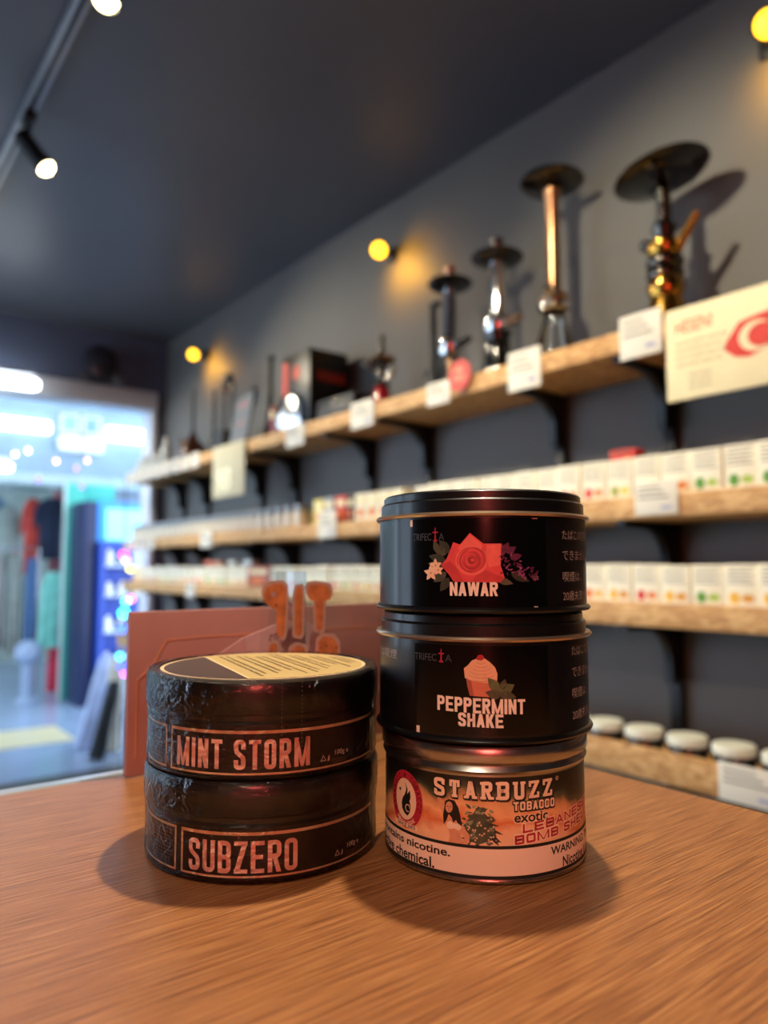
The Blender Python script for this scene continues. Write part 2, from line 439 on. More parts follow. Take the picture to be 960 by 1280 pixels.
track_lamp(3.35, (1.60, 2.5, 1.4), 62, 95, 'track spotlight beyond the middle of the shelves')
track_lamp(3.85, (1.60, 3.9, 1.4), 40, 85, 'track spotlight closest to the shop doorway')
track_lamp(-.60, (.25, .42, 1.02), 62, 62, 'unseen fill spotlight added on the second track, facing the counter', x=XT_FILL)  # fill spot added to light the tins from the front
track_lamp(1.60, (-1.6, 1.4, .4), 40, 80, 'unseen spotlight added on the second track, facing the left wall', x=XT_FILL)

# ------------------------------------------------------------------ amber wall lamps
M_amber = mat('amber_bulb', '#ffb020', .3, emit=(1, .50, .02, 1), strength=5)
for (y, z, lab) in ((2.08, 2.305, 'amber wall lamp in the middle, above the small hookahs'), (3.745, 2.30, 'amber wall lamp farthest off, by the doorway corner'), (.68, 2.325, 'amber wall lamp at the right edge of the view')):
    t = empty('wall_lamp', (XW, y, z)); tag(t, lab, 'lamp', 'amber lamps high on the grey wall')
    B().box(-.012, 0, .02, .07, -.01, .05, .004).obj('wall_plate', M_black, t)
    B().tube([(-.01, .045, .02), (-.05, .04, .03), (-.085, .02, .015)], .008).obj('arm', M_black, t)
    d = Vector((-.62, -.55, -.5)).normalized(); m = Matrix.Translation((-.085, .02, .015)) @ d.to_track_quat('Z', 'Y').to_matrix().to_4x4()
    B().lathe([(0, -.03), (.018, -.03), (.022, -.01), (.034, .012), (.034, .022), (.030, .022), (.02, 0), (0, 0)], 20, m).obj('lamp_cup', M_black, t)
    B().lathe([(0, .050), (.016, .046), (.027, .034), (.029, .020), (.02, .004)], 20, m).obj('bulb', M_amber, t)
    spot(t.location + Vector((-.115, -.01, -.045)), t.location + Vector((0, -.03, -.07)), 5, (1, .46, .03), 150, 1.0, .02, 'amber_light')

# red neon ring on the wall behind the camera
t = empty('neon_ring', (-1.0, YN, 1.62)); tag(t, 'round red neon light on the wall behind the counter', 'lamp')
M_neon = mat('red_neon', '#ff3030', .3, emit=(1, .13, .10, 1), strength=34)
for r_ in (.22, .12): B().tube([(r_ * math.cos(a * PI / 24), .045, r_ * math.sin(a * PI / 24)) for a in range(49)], .026).obj('neon_tube', M_neon, t)
B().box(-.26, .26, .002, .012, -.26, .26, .004).obj('backplate', M_black, t)

# ------------------------------------------------------------------ counter
ct = empty('counter', (0, 0, 0)); tag(ct, 'brown wood laminate counter carrying the tobacco tins', 'counter')
CX0, CX1, CY0, CY1 = -1.2, .442, -.5, .517
B().box(CX0, CX1 - .003, CY0, CY1 - .003, .965, 1.0, .0012).obj('countertop', M_counter, ct)
B().box(CX0, CX1 - .04, CY0 + .05, CY1 - .03, .0, .965).obj('base_cabinet', mat('counter_base', '#3a2a20', .5), ct)
B().box(CX0, CX1, CY1 - .003, CY1 + .012, .962, .9995, .001).obj('edge_trim', mat('edge_alu', '#c9cdd2', .28, metal=.7, vary=.04), ct)
B().box(CX1 - .003, CX1 + .002, CY0, CY1 + .012, .962, .9995, .001).obj('edge_band', mat('edge_band', '#2c2119', .4), ct)

# ------------------------------------------------------------------ jars (left stack)
M_jarblk = mat('jar_black', '#17120f', .28, vary=.15, coat=.3)
M_label = mat('jar_label', '#1d1512', .42, vary=.15, scale=200)
M_frame = mat('tan_print', '#ecca9e', .5, vary=.06)
M_coral = mat('coral_print', '#ffcdb8', .5, vary=.04)
M_lidlab = mat('lid_brown', '#4a302b', .45, vary=.1)
M_tan = mat('lid_cream', '#c6a96f', .5, vary=.04)
M_ptext = mat('pale_print', '#f0dccb', .55)
AMJ = math.atan2(.1925, .3499)
RJ = .0588
def jar(z, name_txt, th0, th1, ztxt, zf, label, with_top, rz=0):
    t = empty('tobacco_jar', (.1925, .3499, z), -AMJ + rz)
    tag(t, label, 'jar')
    rb = RJ - .0012
    B().lathe([(0, .0003), (rb - .004, .0003), (rb - .001, .0012), (rb, .003), (rb, .0245), (rb - .0012, .026), (rb - .0012, .0285), (0, .0285)], 96).obj('body', M_jarblk, t)
    B().lathe([(rb - .003, .0282), (RJ - .0006, .0286), (RJ, .0295), (RJ, .0418), (RJ - .0006, .0432), (RJ - .003, .0440), (RJ - .0045, .0441), (0, .0441)], 96).obj('lid', M_jarblk, t)
    a = lambda d: R(d) * rb
    # printed label: band, frames, flavour name
    x0, x1 = a(-86), a(74)
    lab = wrap('label', [(poly2d(rect(x0, x1, .0022, .0246)), 0, 0)], [M_label], rb, t)
    sh = []
    f0 = a(th0 - 4.6); f1 = a(68); z0, z1 = zf; w = .0011
    for (p, q) in ((f0, f1),):
        sh += [(poly2d(rect(p, q, z1 - w * 1.25, z1)), 0, 1), (poly2d(rect(p, q, z0, z0 + w * .8)), 0, 1), (poly2d(rect(p, p + w, z0, z1)), 0, 1)]
    g1 = f0 - a(3.2); g0 = a(-84)
    sh += [(poly2d(rect(g0, g1, z1 - w, z1)), 0, 1), (poly2d(rect(g0, g1, z0, z0 + w * .8)), 0, 1), (poly2d(rect(g1 - w, g1, z0, z1)), 0, 1)]
    wrap('label_frame', sh, [M_frame], rb, lab)
    wrap('flavour_lettering', word(name_txt, a(th0), a(th1), *ztxt, .0020, .0015, 0, 1), [M_coral], rb, lab)
    # small print at the left field and the right end
    sm = []
    for k in range(9):
        yy = z1 - .003 - k * .0016
        sm.append((fit2d(text2d('mnoeaurnstoeirm' if k % 2 else 'aoernutmsiaonerec', .0), a(-80), g1 - .002 - (k % 3) * .0012, yy, yy + .0009), 0, 1))
    tri = a(th1 + 7 if with_top else th1 + 21)
    sm.append((ring2d(tri, z0 + .0042, .0019, .0019, .0007, 3, 90, 450), 1, 1))
    sm.append((poly2d([(tri + .0022, z0 + .003), (tri + .0034, z0 + .003), (tri + .0036, z0 + .0048), (tri + .003, z0 + .0056), (tri + .0026, z0 + .0044)]), 1, 1))
    sm.append((fit2d(text2d('100g e', .02), tri + .0066, tri + .0155, z0 + .0044, z0 + .0074), 1, 1))
    for k in range(3): sm.append((fit2d(text2d('aoernutmsiao', .0), tri + .005, tri + .0145, z0 + .0006 + k * .0011, z0 + .0013 + k * .0011), 0, 1))
    wrap('small_print', sm, [mat('faint_print', '#8a6c5a', .6), M_ptext], rb, lab)
    # lid top print
    if with_top:
        n = 72; rr = RJ - .0075
        # chord splits brown and cream fields (local frame, front = -Y)
        ca, cd = R(203), -.0 # chord direction and offset
        nx, ny = math.cos(R(17)), math.sin(R(17)); off = -.0211
        def clip(side, pts):
            out = []
            for i in range(len(pts)):
                p, q = pts[i], pts[(i + 1) % len(pts)]
                dp = (p[0] * nx + p[1] * ny - off) * side; dq = (q[0] * nx + q[1] * ny - off) * side
                if dp >= 0: out.append(p)
                if dp * dq < 0:
                    u = dp / (dp - dq); out.append((p[0] + u * (q[0] - p[0]), p[1] + u * (q[1] - p[1])))
            return out
        circ = [(rr * math.cos(2 * PI * k / n), rr * math.sin(2 * PI * k / n)) for k in range(n)]
        big = [(x * 1.035, y * 1.035) for x, y in circ]
        mt = Matrix.Translation((0, 0, .04411))
        flat('lid_label', [(poly2d(big), 2, 0), (poly2d(clip(-1, circ)), 0, 1), (poly2d(clip(1, circ)), 1, 1),
                           (poly2d([(nx * off + ny * .05 * s_ + nx * d, ny * off - nx * .05 * s_ + ny * d) for s_, d in ((-.93, -.0006), (.93, -.0006), (.93, .0006), (-.93, .0006))]), 2, 2)],
             [M_lidlab, M_tan, M_frame], mt, t, .00006)
        sh = []
        lines = ['aoernutmsiaonerectoas', 'mnoeaurnstoeirmso', 'cteaorsinmutaoens', 'roasteinmuocrasn', 'naoertsimu', 'aoernutmsiaoner', 'toeasrnimuto']
        for k, tx in enumerate(lines):
            v = off + .007 + k * .0094; L = math.sqrt(max(1e-6, rr * rr - (v + .004) ** 2)) - .005
            for j in range(2):
                vs, fs = fit2d(text2d(tx[::-1] if j else tx, .012), -L * (.96 - .1 * (k % 3)), L * (.9 - .16 * ((k + j) % 3)), v + j * .0036, v + j * .0036 + .0021)
                vs = [(x * ny + y * nx, -x * nx + y * ny) for x, y in vs]
                sh.append(((vs, fs), 0, 3))
        flat('lid_small_print', sh, [mat('sepia_ink', '#6b5432', .6)], mt, t, .00006)
    # shrink film with perforation dots
    rf = RJ + .0007
    B().lathe([(rf - .004, .0004), (rf - .0012, .0008), (rf - .0006, .004), (rf - .0009, .016), (rf - .0005, .0262), (rf, .0296), (rf + .0002, .036), (rf, .0425), (rf - .001, .0448), (rf - .006, .0449)], 120).obj('shrink_wrap', M_film, t)
    sh = []
    for th in (7.5, 16.5):
        for k in range(22): sh.append((poly2d(rect(R(th) * rf - .00012, R(th) * rf + .00012, .003 + k * .0019, .0035 + k * .0019)), 0, 1))
    if with_top: wrap('perforation', sh, [mat('film_edge', '#8a8480', .3)], rf + .0004, t)
    return t
jar(1.0, 'SUBZERO', -34.8, 15.6, (.0052, .0190), (.0032, .0228), 'black tobacco jar lettered SUBZERO, lower of the two left jars', False)
jar(1.0449, 'MINT STORM', -43.2, 21.2, (.0052, .0182), (.0027, .0222), 'black tobacco jar lettered MINT STORM, stacked on the other jar', True)

# ------------------------------------------------------------------ tins (right stack)
TX, TY = .2774, .2736
AMT = math.atan2(TX, TY)
M_tinblk = mat('tin_black', '#0b0b0d', .33, vary=.15, coat=.15, coat_rough=.1)
M_sticker = mat('sticker_black', '#050506', .16, vary=.1)
M_bead = mat('tin_bead', '#c7b299', .28, metal=.85, vary=.05)
M_pink = mat('white_print', '#efd3c2', .5, vary=.03)
M_grey = mat('grey_print', '#9c958f', .5, vary=.03)
RB = .0530
def black_tin(z, H, zbead, label, rz=0):
    t = empty('tobacco_tin', (TX, TY, z), -AMT + rz); tag(t, label, 'tin')
    B().lathe([(0, .0004), (RB - .003, .0003), (RB + .0012, .0006), (RB + .0018, .0017), (RB + .0012, .0027), (RB, .0033), (RB, zbead - .0006), (0, zbead - .0006)], 96).obj('body', M_tinblk, t)
    B().lathe([(RB - .002, zbead - .0011), (RB + .0014, zbead - .0010), (RB + .0021, zbead), (RB + .0014, zbead + .0010), (RB - .002, zbead + .0011)], 96).obj('rim_bead', M_bead, t)
    rl = RB - .0008
    B().lathe([(rl, zbead + .0009), (rl, H - .0052), (rl - .0006, H - .0044), (rl - .0014, H - .0041), (rl - .0014, H - .0011), (rl - .0022, H - .0003), (rl - .0036, H), (rl - .006, H - .0012), (0, H - .0012)], 96).obj('lid', M_tinblk, t)
    return t
def jp_block(t, th, zs, h, w, r):
    a = R(th) * r
    rows = (('たばこの空容器', w), ('できません。', w * .84), ('喫煙は、', w * .54), ('20歳未満の者', w * .86))
    wrap('warning_lettering', [(fit2d(text2d(s_, .0), a, a + ww, z0 - h / 2, z0 + h / 2), 0, 0) for (s_, ww), z0 in zip(rows, zs)], [M_grey], r, t)
def brand(t, th0, th1, z0, h, r):
    a, b_ = R(th0) * r, R(th1) * r; L = b_ - a
    sh = [(fit2d(text2d('TRIFEC', .0), a, a + .62 * L, z0, z0 + h), 0, 1), (fit2d(text2d('A', .0), a + .84 * L, b_, z0, z0 + h), 0, 1)]
    x = a + .74 * L
    sh += [(poly2d([(x - .0004, z0 - h * .1), (x + .0004, z0 - h * .1), (x + .0002, z0 + h * 1.75), (x - .0002, z0 + h * 1.75)]), 1, 1), (poly2d(rect(x - .0014, x + .0014, z0 + h * 1.0, z0 + h * 1.2)), 1, 1), (poly2d(rect(x - .0010, x + .0010, z0 - h * .15, z0 + h * .1)), 1, 1)]
    wrap('brand_mark', sh, [mat('slate_print', '#3c3d42', .4), mat('crimson_print', '#a02438', .4)], r, t)

# --- top tin, rose picture
t = black_tin(1.1190, .0575, .0458, 'black tobacco tin lettered NAWAR with a red rose, top of stack')
rl = RB
ar = lambda d: R(d) * RB
st = wrap('front_sticker', [(poly2d(rect(ar(-39.5), ar(34), .0028, .0438)), 0, 0)], [M_sticker], RB, t)
sh = [(poly2d(rect(ar(-38.9), ar(-37.3), .0405, .0438)), 0, 1), (poly2d(rect(ar(-39.2), ar(-37.4), .0024, .0033)), 0, 1), (poly2d(rect(ar(26.5), ar(28.6), .0022, .0036)), 0, 1), (poly2d(rect(ar(26), ar(29), .0434, .0438)), 0, 1)]
wrap('register_marks', sh, [M_pink], RB, st)
brand(st, -37, -18.5, .0337, .0034, RB)
M_r = [mat('rose_%d' % k, c, .45, vary=.08, scale=300) for k, c in enumerate(('#b23030', '#d8474a', '#e66258', '#c23a3c', '#9c2427'))]
M_lf = mat('print_leaf', '#4a4632', .5, vary=.25, scale=300)
M_lf2 = mat('print_leaf_dark', '#2f3022', .5, vary=.25, scale=300)
M_pur = mat('print_purple', '#5c1b3e', .5, vary=.4, scale=500)
M_pur2 = mat('print_lilac', '#8d4270', .5, vary=.3, scale=500)
cx, cz = ar(-4.6), .0243
pt = lambda px, py: (cx + (px - 590) * .000352, cz + (700 - py) * .000352)
sh = [(poly2d([pt(*q) for q in ((549, 706), (557, 697), (560, 690), (566, 676), (575, 679), (588, 664), (605, 678), (628, 678), (627, 706), (632, 722), (626, 728), (566, 727), (562, 718))]), 1, 2)]
sh += [(poly2d([pt(*q) for q in ((549, 706), (562, 700), (572, 712), (580, 727), (566, 727), (560, 718))]), 3, 3), (poly2d([pt(*q) for q in ((628, 678), (627, 706), (612, 708), (607, 690), (610, 680))]), 2, 3),
       (poly2d([pt(*q) for q in ((572, 684), (588, 666), (604, 680), (600, 690), (580, 690))]), 2, 3), (poly2d([pt(*q) for q in ((608, 712), (632, 722), (626, 728), (590, 727), (596, 718))]), 3, 3)]
for k, (rx, ry, mi) in enumerate(((21, 19, 2), (18, 16, 3), (15, 14, 1), (12, 11, 0), (9.5, 8.5, 1), (7, 6.5, 3), (4.5, 4, 4), (2.5, 2, 1))):
    cxp, cyp = pt(590 + (k % 2) * 1.5 - .5, 700 - (k % 3) * .8)
    sh.append((poly2d(ell(cxp, cyp, rx * .000352, ry * .000352, 24, rot=25 * k)), mi, 4 + k))
for k in range(5):
    cxp, cyp = pt(590, 700)
    sh.append((ring2d(cxp, cyp, (19 - 3.4 * k) * .000352, (17 - 3 * k) * .000352, .00028, 18, 40 + 70 * k, 200 + 70 * k), 4, 13))
wrap('rose_print', sh, M_r, RB, st, lift=.000012)
sh = []
for (px, py, L, w, an, mi) in ((556, 692, 20, 12, 150, 0), (560, 690, 22, 13, 128, 1), (555, 706, 26, 12, 175, 1), (556, 715, 22, 12, 215, 0), (560, 722, 22, 12, 235, 1), (622, 724, 22, 9, -15, 0), (545, 690, 18, 9, 110, 0), (640, 715, 28, 12, -25, 1), (556, 700, 26, 12, 165, 1)):
    x, y = pt(px, py); sh.append((poly2d(leaf(x, y, L * .000352, w * .000352, an)), mi, 1))
wrap('leaf_print', sh, [M_lf, M_lf2], RB, st, lift=.000012)
sh = []
for (px, py, s_) in ((534, 716, 1.0), (541, 706, .85), (545, 712, .7)):
    for k in range(5):
        x, y = pt(px, py); sh.append((poly2d(leaf(x, y, 11 * s_ * .000352, 6 * s_ * .000352, 20 + 72 * k)), 0, 5 + int(10 * s_) % 3))
    sh.append((poly2d(ell(*pt(px, py), .0005, .0005, 10)), 1, 9))
wrap('blossom_print', sh, [mat('blossom', '#e8bd9c', .5, vary=.05), mat('blossom_eye', '#c98030', .5)], RB, st, lift=.000012)
sh = []; rnd = random.Random(3)
for k in range(70):
    u = rnd.random(); px = 628 + 48 * u; wv = 15 * (1 - u) + 4; py = 697 + 24 * u + rnd.uniform(-1, 1) * wv
    x, y = pt(px, py); sh.append((poly2d(leaf(x, y, rnd.uniform(3, 7) * .000352, rnd.uniform(1.5, 3) * .000352, rnd.uniform(0, 360), 4)), rnd.choice((0, 0, 1)), 2 + k % 3))
for (px, py, an) in ((630, 690, 60), (634, 690, 30), (630, 694, 95), (640, 697, 15)):
    x, y = pt(px, py); sh.append((poly2d(leaf(x, y, 16 * .000352, 9 * .000352, an)), 0, 1))
x, y = pt(668, 718); sh.append((poly2d(leaf(x, y, 14 * .000352, 2.5 * .000352, -28)), 2, 5))
wrap('lilac_print', sh, [M_pur, M_pur2, M_lf], RB, st, lift=.000012)
wrap('flavour_lettering', word('NAWAR', ar(-15.6), ar(7.9), .0084, .0146, .00125, .0005, 0, 16), [M_pink], RB, st, lift=.000012)
jp_block(t, 45.3, (.0366, .0270, .0170, .0080), .0047, .0325, RB)

# --- middle tin, milkshake picture
t = black_tin(1.0612, .0577, .0466, 'black tobacco tin lettered PEPPERMINT SHAKE, middle of the tall stack')
st = wrap('front_sticker', [(poly2d(rect(ar(-36), ar(34), .0045, .0440)), 0, 0)], [M_sticker], RB, t)
wrap('register_marks', [(poly2d(rect(ar(-35), ar(-33), .0030, .0063)), 0, 1)], [M_pink], RB, st)
brand(st, -36, -15, .0364, .0032, RB)
sk = -.0009
wrap('flavour_lettering', word('PEPPERMINT', ar(-22.6), ar(20.8), .0146, .0212, .00125, .0006, 0, 8, sk) + word('SHAKE', ar(-11.9), ar(9.9), .0083, .0142, .00125, .0006, 0, 8, sk * .5), [M_pink], RB, st, lift=.000012)
M_cr = [mat('shake_cream', '#e0a380', .5, vary=.06, scale=300), mat('shake_shade', '#c98262', .5, vary=.06, scale=300), mat('shake_cup', '#cc6f55', .5, vary=.08, scale=300), mat('cherry', '#a8222c', .4), mat('cup_dark', '#a6523f', .5), M_lf, mat('mint_leaf', '#5a5f3c', .5, vary=.25, scale=300)]
cx, cz = ar(-.4), .0292
pt = lambda px, py: (cx + (px - 602) * .000355, cz + (847 - py) * .000355)
sh = [(poly2d([pt(*q) for q in ((582, 842), (622, 844), (620, 858), (612, 869), (587, 868), (584, 856))]), 2, 1), (poly2d([pt(*q) for q in ((582, 842), (588, 843), (592, 868), (587, 868), (584, 856))]), 4, 2)]
sh += [(poly2d([pt(*q) for q in ((581, 846), (580, 834), (586, 829), (590, 824), (597, 821), (606, 821), (613, 826), (619, 832), (622, 840), (621, 850), (610, 852), (594, 850))]), 0, 3)]
for k in range(6):
    x, y = pt(601 + (k % 2), 845 - k * 4); sh.append((ring2d(x, y, (19 - k * 2.6) * .000355, (5.5 - k * .4) * .000355, .0003, 20, 190, 350), 1, 4))
sh += [(poly2d(ell(*pt(601, 820), .0016, .0013, 14)), 3, 5), (poly2d(ell(*pt(598, 821), .0008, .0008, 10)), 3, 5)]
for (px, py, L, w, an, mi) in ((624, 862, 22, 13, 130, 6), (624, 864, 22, 14, 28, 6), (624, 866, 22, 12, -8, 5), (626, 868, 20, 12, 165, 5), (628, 860, 14, 9, 75, 5)):
    sh.append((poly2d(leaf(*pt(px, py), L * .000355, w * .000355, an)), mi, 6))
wrap('milkshake_print', sh, M_cr, RB, st, lift=.000012)
jp_block(t, 51.5, (.0402, .0303, .0206, .0106), .0047, .0325, RB)
wrap('side_lettering', [(fit2d(text2d('では喫煙', .004), ar(-79), ar(-50), .0352, .0398), 0, 0)], [M_grey], RB, t)

# --- bottom tin, peach label
t = empty('tobacco_tin', (TX, TY, 1.0), -AMT)
tag(t, 'silver tobacco tin with peach picture label, bottom of the tall stack', 'tin')
RS = .0500
B().lathe([(0, .0006), (RS - .003, .0003), (RS, .0008), (RS + .0004, .002), (RS, .0032), (RS, .0485), (0, .0485)], 96).obj('body', M_steel, t)
B().lathe([(RS - .001, .0478), (RS + .0008, .0480), (RS + .0013, .0492), (RS + .0006, .0506), (RS + .0002, .0516), (RS + .0012, .0524), (RS + .0018, .0535), (RS + .0016, .0585), (RS + .0008, .0600), (RS - .001, .0607), (RS - .004, .0606), (0, .0606)], 96).obj('lid', M_steel, t)
a_ = lambda d: R(d) * RS
# picture background: soft blotches of dark green, orange and peach
def peach_mat():
    m = bpy.data.materials.new('peach_picture'); m.use_nodes = True; nt = m.node_tree; bs = nt.nodes['Principled BSDF']
    tc = nt.nodes.new('ShaderNodeTexCoord'); sx = nt.nodes.new('ShaderNodeSeparateXYZ'); nt.links.new(tc.outputs['Object'], sx.inputs[0])
    nz = nt.nodes.new('ShaderNodeTexNoise'); nz.inputs['Scale'].default_value = 62; nz.inputs['Detail'].default_value = 3; nt.links.new(tc.outputs['Object'], nz.inputs['Vector'])
    n2 = nt.nodes.new('ShaderNodeTexNoise'); n2.inputs['Scale'].default_value = 120; nt.links.new(tc.outputs['Object'], n2.inputs['Vector'])
    # height factor 0 bottom .. 1 top, warped
    mr = nt.nodes.new('ShaderNodeMapRange'); mr.inputs[1].default_value = .017; mr.inputs[2].default_value = .047; nt.links.new(sx.outputs['Z'], mr.inputs[0])
    ax = nt.nodes.new('ShaderNodeMath'); ax.operation = 'MULTIPLY'; ax.inputs[1].default_value = 7.0; nt.links.new(sx.outputs['X'], ax.inputs[0])
    sub = nt.nodes.new('ShaderNodeMath'); sub.operation = 'MULTIPLY_ADD'; sub.inputs[1].default_value = .7; sub.inputs[2].default_value = -.38; nt.links.new(nz.outputs['Fac'], sub.inputs[0])
    ad = nt.nodes.new('ShaderNodeMath'); nt.links.new(mr.outputs[0], ad.inputs[0]); nt.links.new(sub.outputs[0], ad.inputs[1])
    ad2 = nt.nodes.new('ShaderNodeMath'); nt.links.new(ad.outputs[0], ad2.inputs[0])
    pw = nt.nodes.new('ShaderNodeMath'); pw.operation = 'POWER'; pw.inputs[1].default_value = 2.0
    ab = nt.nodes.new('ShaderNodeMath'); ab.operation = 'MULTIPLY'; ab.inputs[1].default_value = 17.0; nt.links.new(sx.outputs['X'], ab.inputs[0])
    nt.links.new(ab.outputs[0], pw.inputs[0])
    hf = nt.nodes.new('ShaderNodeMath'); hf.operation = 'MULTIPLY'; hf.inputs[1].default_value = .55; nt.links.new(pw.outputs[0], hf.inputs[0])
    nt.links.new(hf.outputs[0], ad2.inputs[1])
    rp = nt.nodes.new('ShaderNodeValToRGB'); e = rp.color_ramp.elements
    e[0].position = .0; e[0].color = lin('#f0b48c'); e[1].position = 1.0; e[1].color = lin('#12100d')
    for p_, c_ in ((.22, '#efae84'), (.36, '#d9703c'), (.50, '#eda672'), (.66, '#c98a5a'), (.76, '#4b4a34'), (.86, '#20241c')):
        k = e.new(p_); k.color = lin(c_)
    nt.links.new(ad2.outputs[0], rp.inputs['Fac']); nt.links.new(rp.outputs['Color'], bs.inputs['Base Color'])
    bs.inputs['Roughness'].default_value = .35
    return m
pl = wrap('picture_label', [(poly2d(rect(a_(-95), a_(95), .0168, .0468)), 0, 0)], [peach_mat()], RS, t)
M_strip = mat('strip_white', '#f2cdb4', .4, vary=.02)
ws = wrap('warning_strip', [(poly2d(rect(a_(-95), a_(95), .0028, .0172)), 1, 10), (poly2d(rect(a_(-95), a_(95), .0043, .0158)), 0, 11)], [M_strip, M_darkink], RS, t)
for L_ in ((('product contains nicotine.', -104, -17.5, .0098, .0146), ('is an addictive chemical.', -104, -26.5, .0044, .0092)), (('WARNING: This product', 36.5, 104, .0098, .0146), ('Nicotine is an addictive', 45, 104, .0044, .0090))):
    wrap('warning_lettering', [(fit2d(text2d(tx, .024), a_(p), a_(q), z0, z1), 0, 12) for tx, p, q, z0, z1 in L_], [M_darkink], RS, ws)
# slab-serif brand lettering, letter by letter
M_brand = mat('brand_cream', '#f0c4a4', .45, vary=.02)
brand_word = 'STARBUZZ'; x0, x1 = a_(-27), a_(39.8); cw = (x1 - x0) / 8; gz0, gz1 = .0372, .0448
fg = []; bg = []
for k, chh in enumerate(brand_word):
    p = x0 + k * cw + cw * .06; q = p + cw * .74
    th_ = math.radians((-27 + 66.8 * (k + .5) / 8 - 6)); lift_ = 0
    zz0, zz1 = gz0, gz1
    if chh in 'TARU': p += cw * .05; q -= cw * .03
    fg += word(chh, p, q, zz0, zz1, .00165, 0, 0, 12, lev=.75); bg += word(chh, p + .0003, q + .0003, zz0 - .0003, zz1 - .0003, .00165, 0, 0, 10, grow=.0006, lev=.75)
    w = q - p; sv = .0012; ss = []
    if chh == 'T': ss = [rect(p + w * .22, p + w * .78, zz0, zz0 + sv), rect(p, p + sv, zz1 - .0030, zz1), rect(q - sv, q, zz1 - .0030, zz1)]
    if chh == 'A': ss = [rect(p - .0006, p + w * .34, zz0, zz0 + sv), rect(q - w * .34, q + .0006, zz0, zz0 + sv)]
    if chh == 'R': ss = [rect(p - .0006, p + w * .42, zz0, zz0 + sv), rect(q - w * .28, q + .0007, zz0, zz0 + sv), rect(p - .0006, p + w * .3, zz1 - sv, zz1)]
    if chh == 'B': ss = [rect(p - .0006, p + w * .3, zz0, zz0 + sv), rect(p - .0006, p + w * .3, zz1 - sv, zz1)]
    if chh == 'U': ss = [rect(p - .0006, p + w * .38, zz1 - sv, zz1), rect(q - w * .38, q + .0006, zz1 - sv, zz1)]
    if chh == 'Z': ss = [rect(p, p + sv, zz1 - .0026, zz1), rect(q - sv, q, zz0, zz0 + .0026)]
    if chh == 'S': ss = [rect(q - sv, q, zz1 - .0028, zz1 - .0004), rect(p, p + sv, zz0 + .0004, zz0 + .0028)]
    for s_ in ss:
        fg.append((poly2d(s_), 0, 12)); bg.append((poly2d([(x + (.0004 if i in (1, 2) else -.0004), y + (-.0005 if i < 2 else .0004)) for i, (x, y) in enumerate(s_)]), 0, 10))
bg += word('TOBACCO', a_(15.2), a_(39.6), .0320, .0359, .00085, .0006, 0, 9, grow=.0005); fg += word('TOBACCO', a_(15.2), a_(39.6), .0322, .0360, .00085, .0006, 0, 12)
fg.append((ring2d(a_(41.8), .0443, .0009, .0009, .0002, 14), 0, 12)); fg.append((fit2d(text2d('R', 0), a_(41.8) - .0003, a_(41.8) + .0003, .0439, .0447), 0, 12))
wrap('brand_outline', bg, [M_darkink], RS, pl, lift=.000012)
wrap('brand_lettering', fg, [M_brand], RS, pl, lift=.000012)
M_crim = mat('crimson_letters', '#b4262e', .45, vary=.05)
M_olive = mat('olive_print', '#6e6a48', .5, vary=.2, scale=200)
fl = [(fit2d(text2d('exotic', .02), a_(15.6), a_(35), .0270, .0312), 1, 12), (fit2d(text2d('exotic', .10), a_(15.6) - .0006, a_(35) + .0006, .0265, .0317), 2, 11)]
for tx, p, q, z0, z1 in (('LEBANESE', 20, 73, .0222, .0262), ('BOMB SHELL', 15.6, 77, .0174, .0214)):
    fl += word(tx, a_(p), a_(q), z0, z1, .00105, .0009, 0, 13, .0042) + word(tx, a_(p), a_(q), z0, z1, .00105, .0009, 3, 12, .0042, .00035)
wrap('flavour_lettering', fl, [M_crim, M_darkink, mat('halo', '#e9b48e', .5), mat('pale_outline', '#f6d8b8', .5)], RS, pl, lift=.000012)
# round emblem: red ring with lettering round a black flame swirl
ex, ez = a_(-47.3), .0312; er = .0118
sh = [(poly2d(ell(ex, ez, er, er * 1.12, 40)), 0, 3), (poly2d(ell(ex, ez, er * .66, er * .8, 36)), 1, 4)]
def arc_text(txt, r0, a0, da, h, mi):
    for k, c_ in enumerate(txt):
        if c_ == ' ': continue
        vs, fs = fit2d(text2d(c_, .02), -h * .36, h * .36, -h / 2, h / 2); an = R(a0 - da * k); cc, s_ = math.cos(an - PI / 2), math.sin(an - PI / 2)
        sh.append((([(ex + r0 * math.cos(an) + x * cc - y * s_, ez + r0 * 1.12 * math.sin(an) + x * s_ + y * cc) for x, y in vs], fs), mi, 5))
arc_text('STARBUZZ * TOBACCO', er * .83, 212, 13.5, .0026, 2)
arc_text('3002 ECNIS'[::1], er * .83, -52, 8.2, .0018, 1)
sw = [(.0, .0078), (.0012, .0062), (.0014, .0044), (.0004, .0022), (-.0014, .0002), (-.0022, -.0022), (-.0018, -.0048), (.0, -.0066), (.0022, -.0074), (.0038, -.0058), (.0046, -.0034), (.0042, -.0012), (.0028, .0016), (.0034, -.001), (.003, -.003), (.0018, -.0042), (.0004, -.0034), (.0002, -.0016), (.0012, .0008), (.0022, .0028), (.0024, .0048), (.0014, .0066)]
sh.append((poly2d([(ex + x * 1.0 - .0005, ez + y) for x, y in sw]), 3, 6))
sh.append((poly2d(leaf(ex + .002, ez - .0012, .006, .0026, 75)), 3, 6))
sh.append((ring2d(ex + .002, ez - .0038, .0018, .0018, .0004, 16, 0, 300), 1, 7))
for k in range(3): sh.append((poly2d(leaf(ex - .0040 - .0012 * math.cos(R(60 * k)), ez + .0038 - .0012 * math.sin(R(60 * k)), .0024, .0005, 60 * k, 4)), 3, 6))
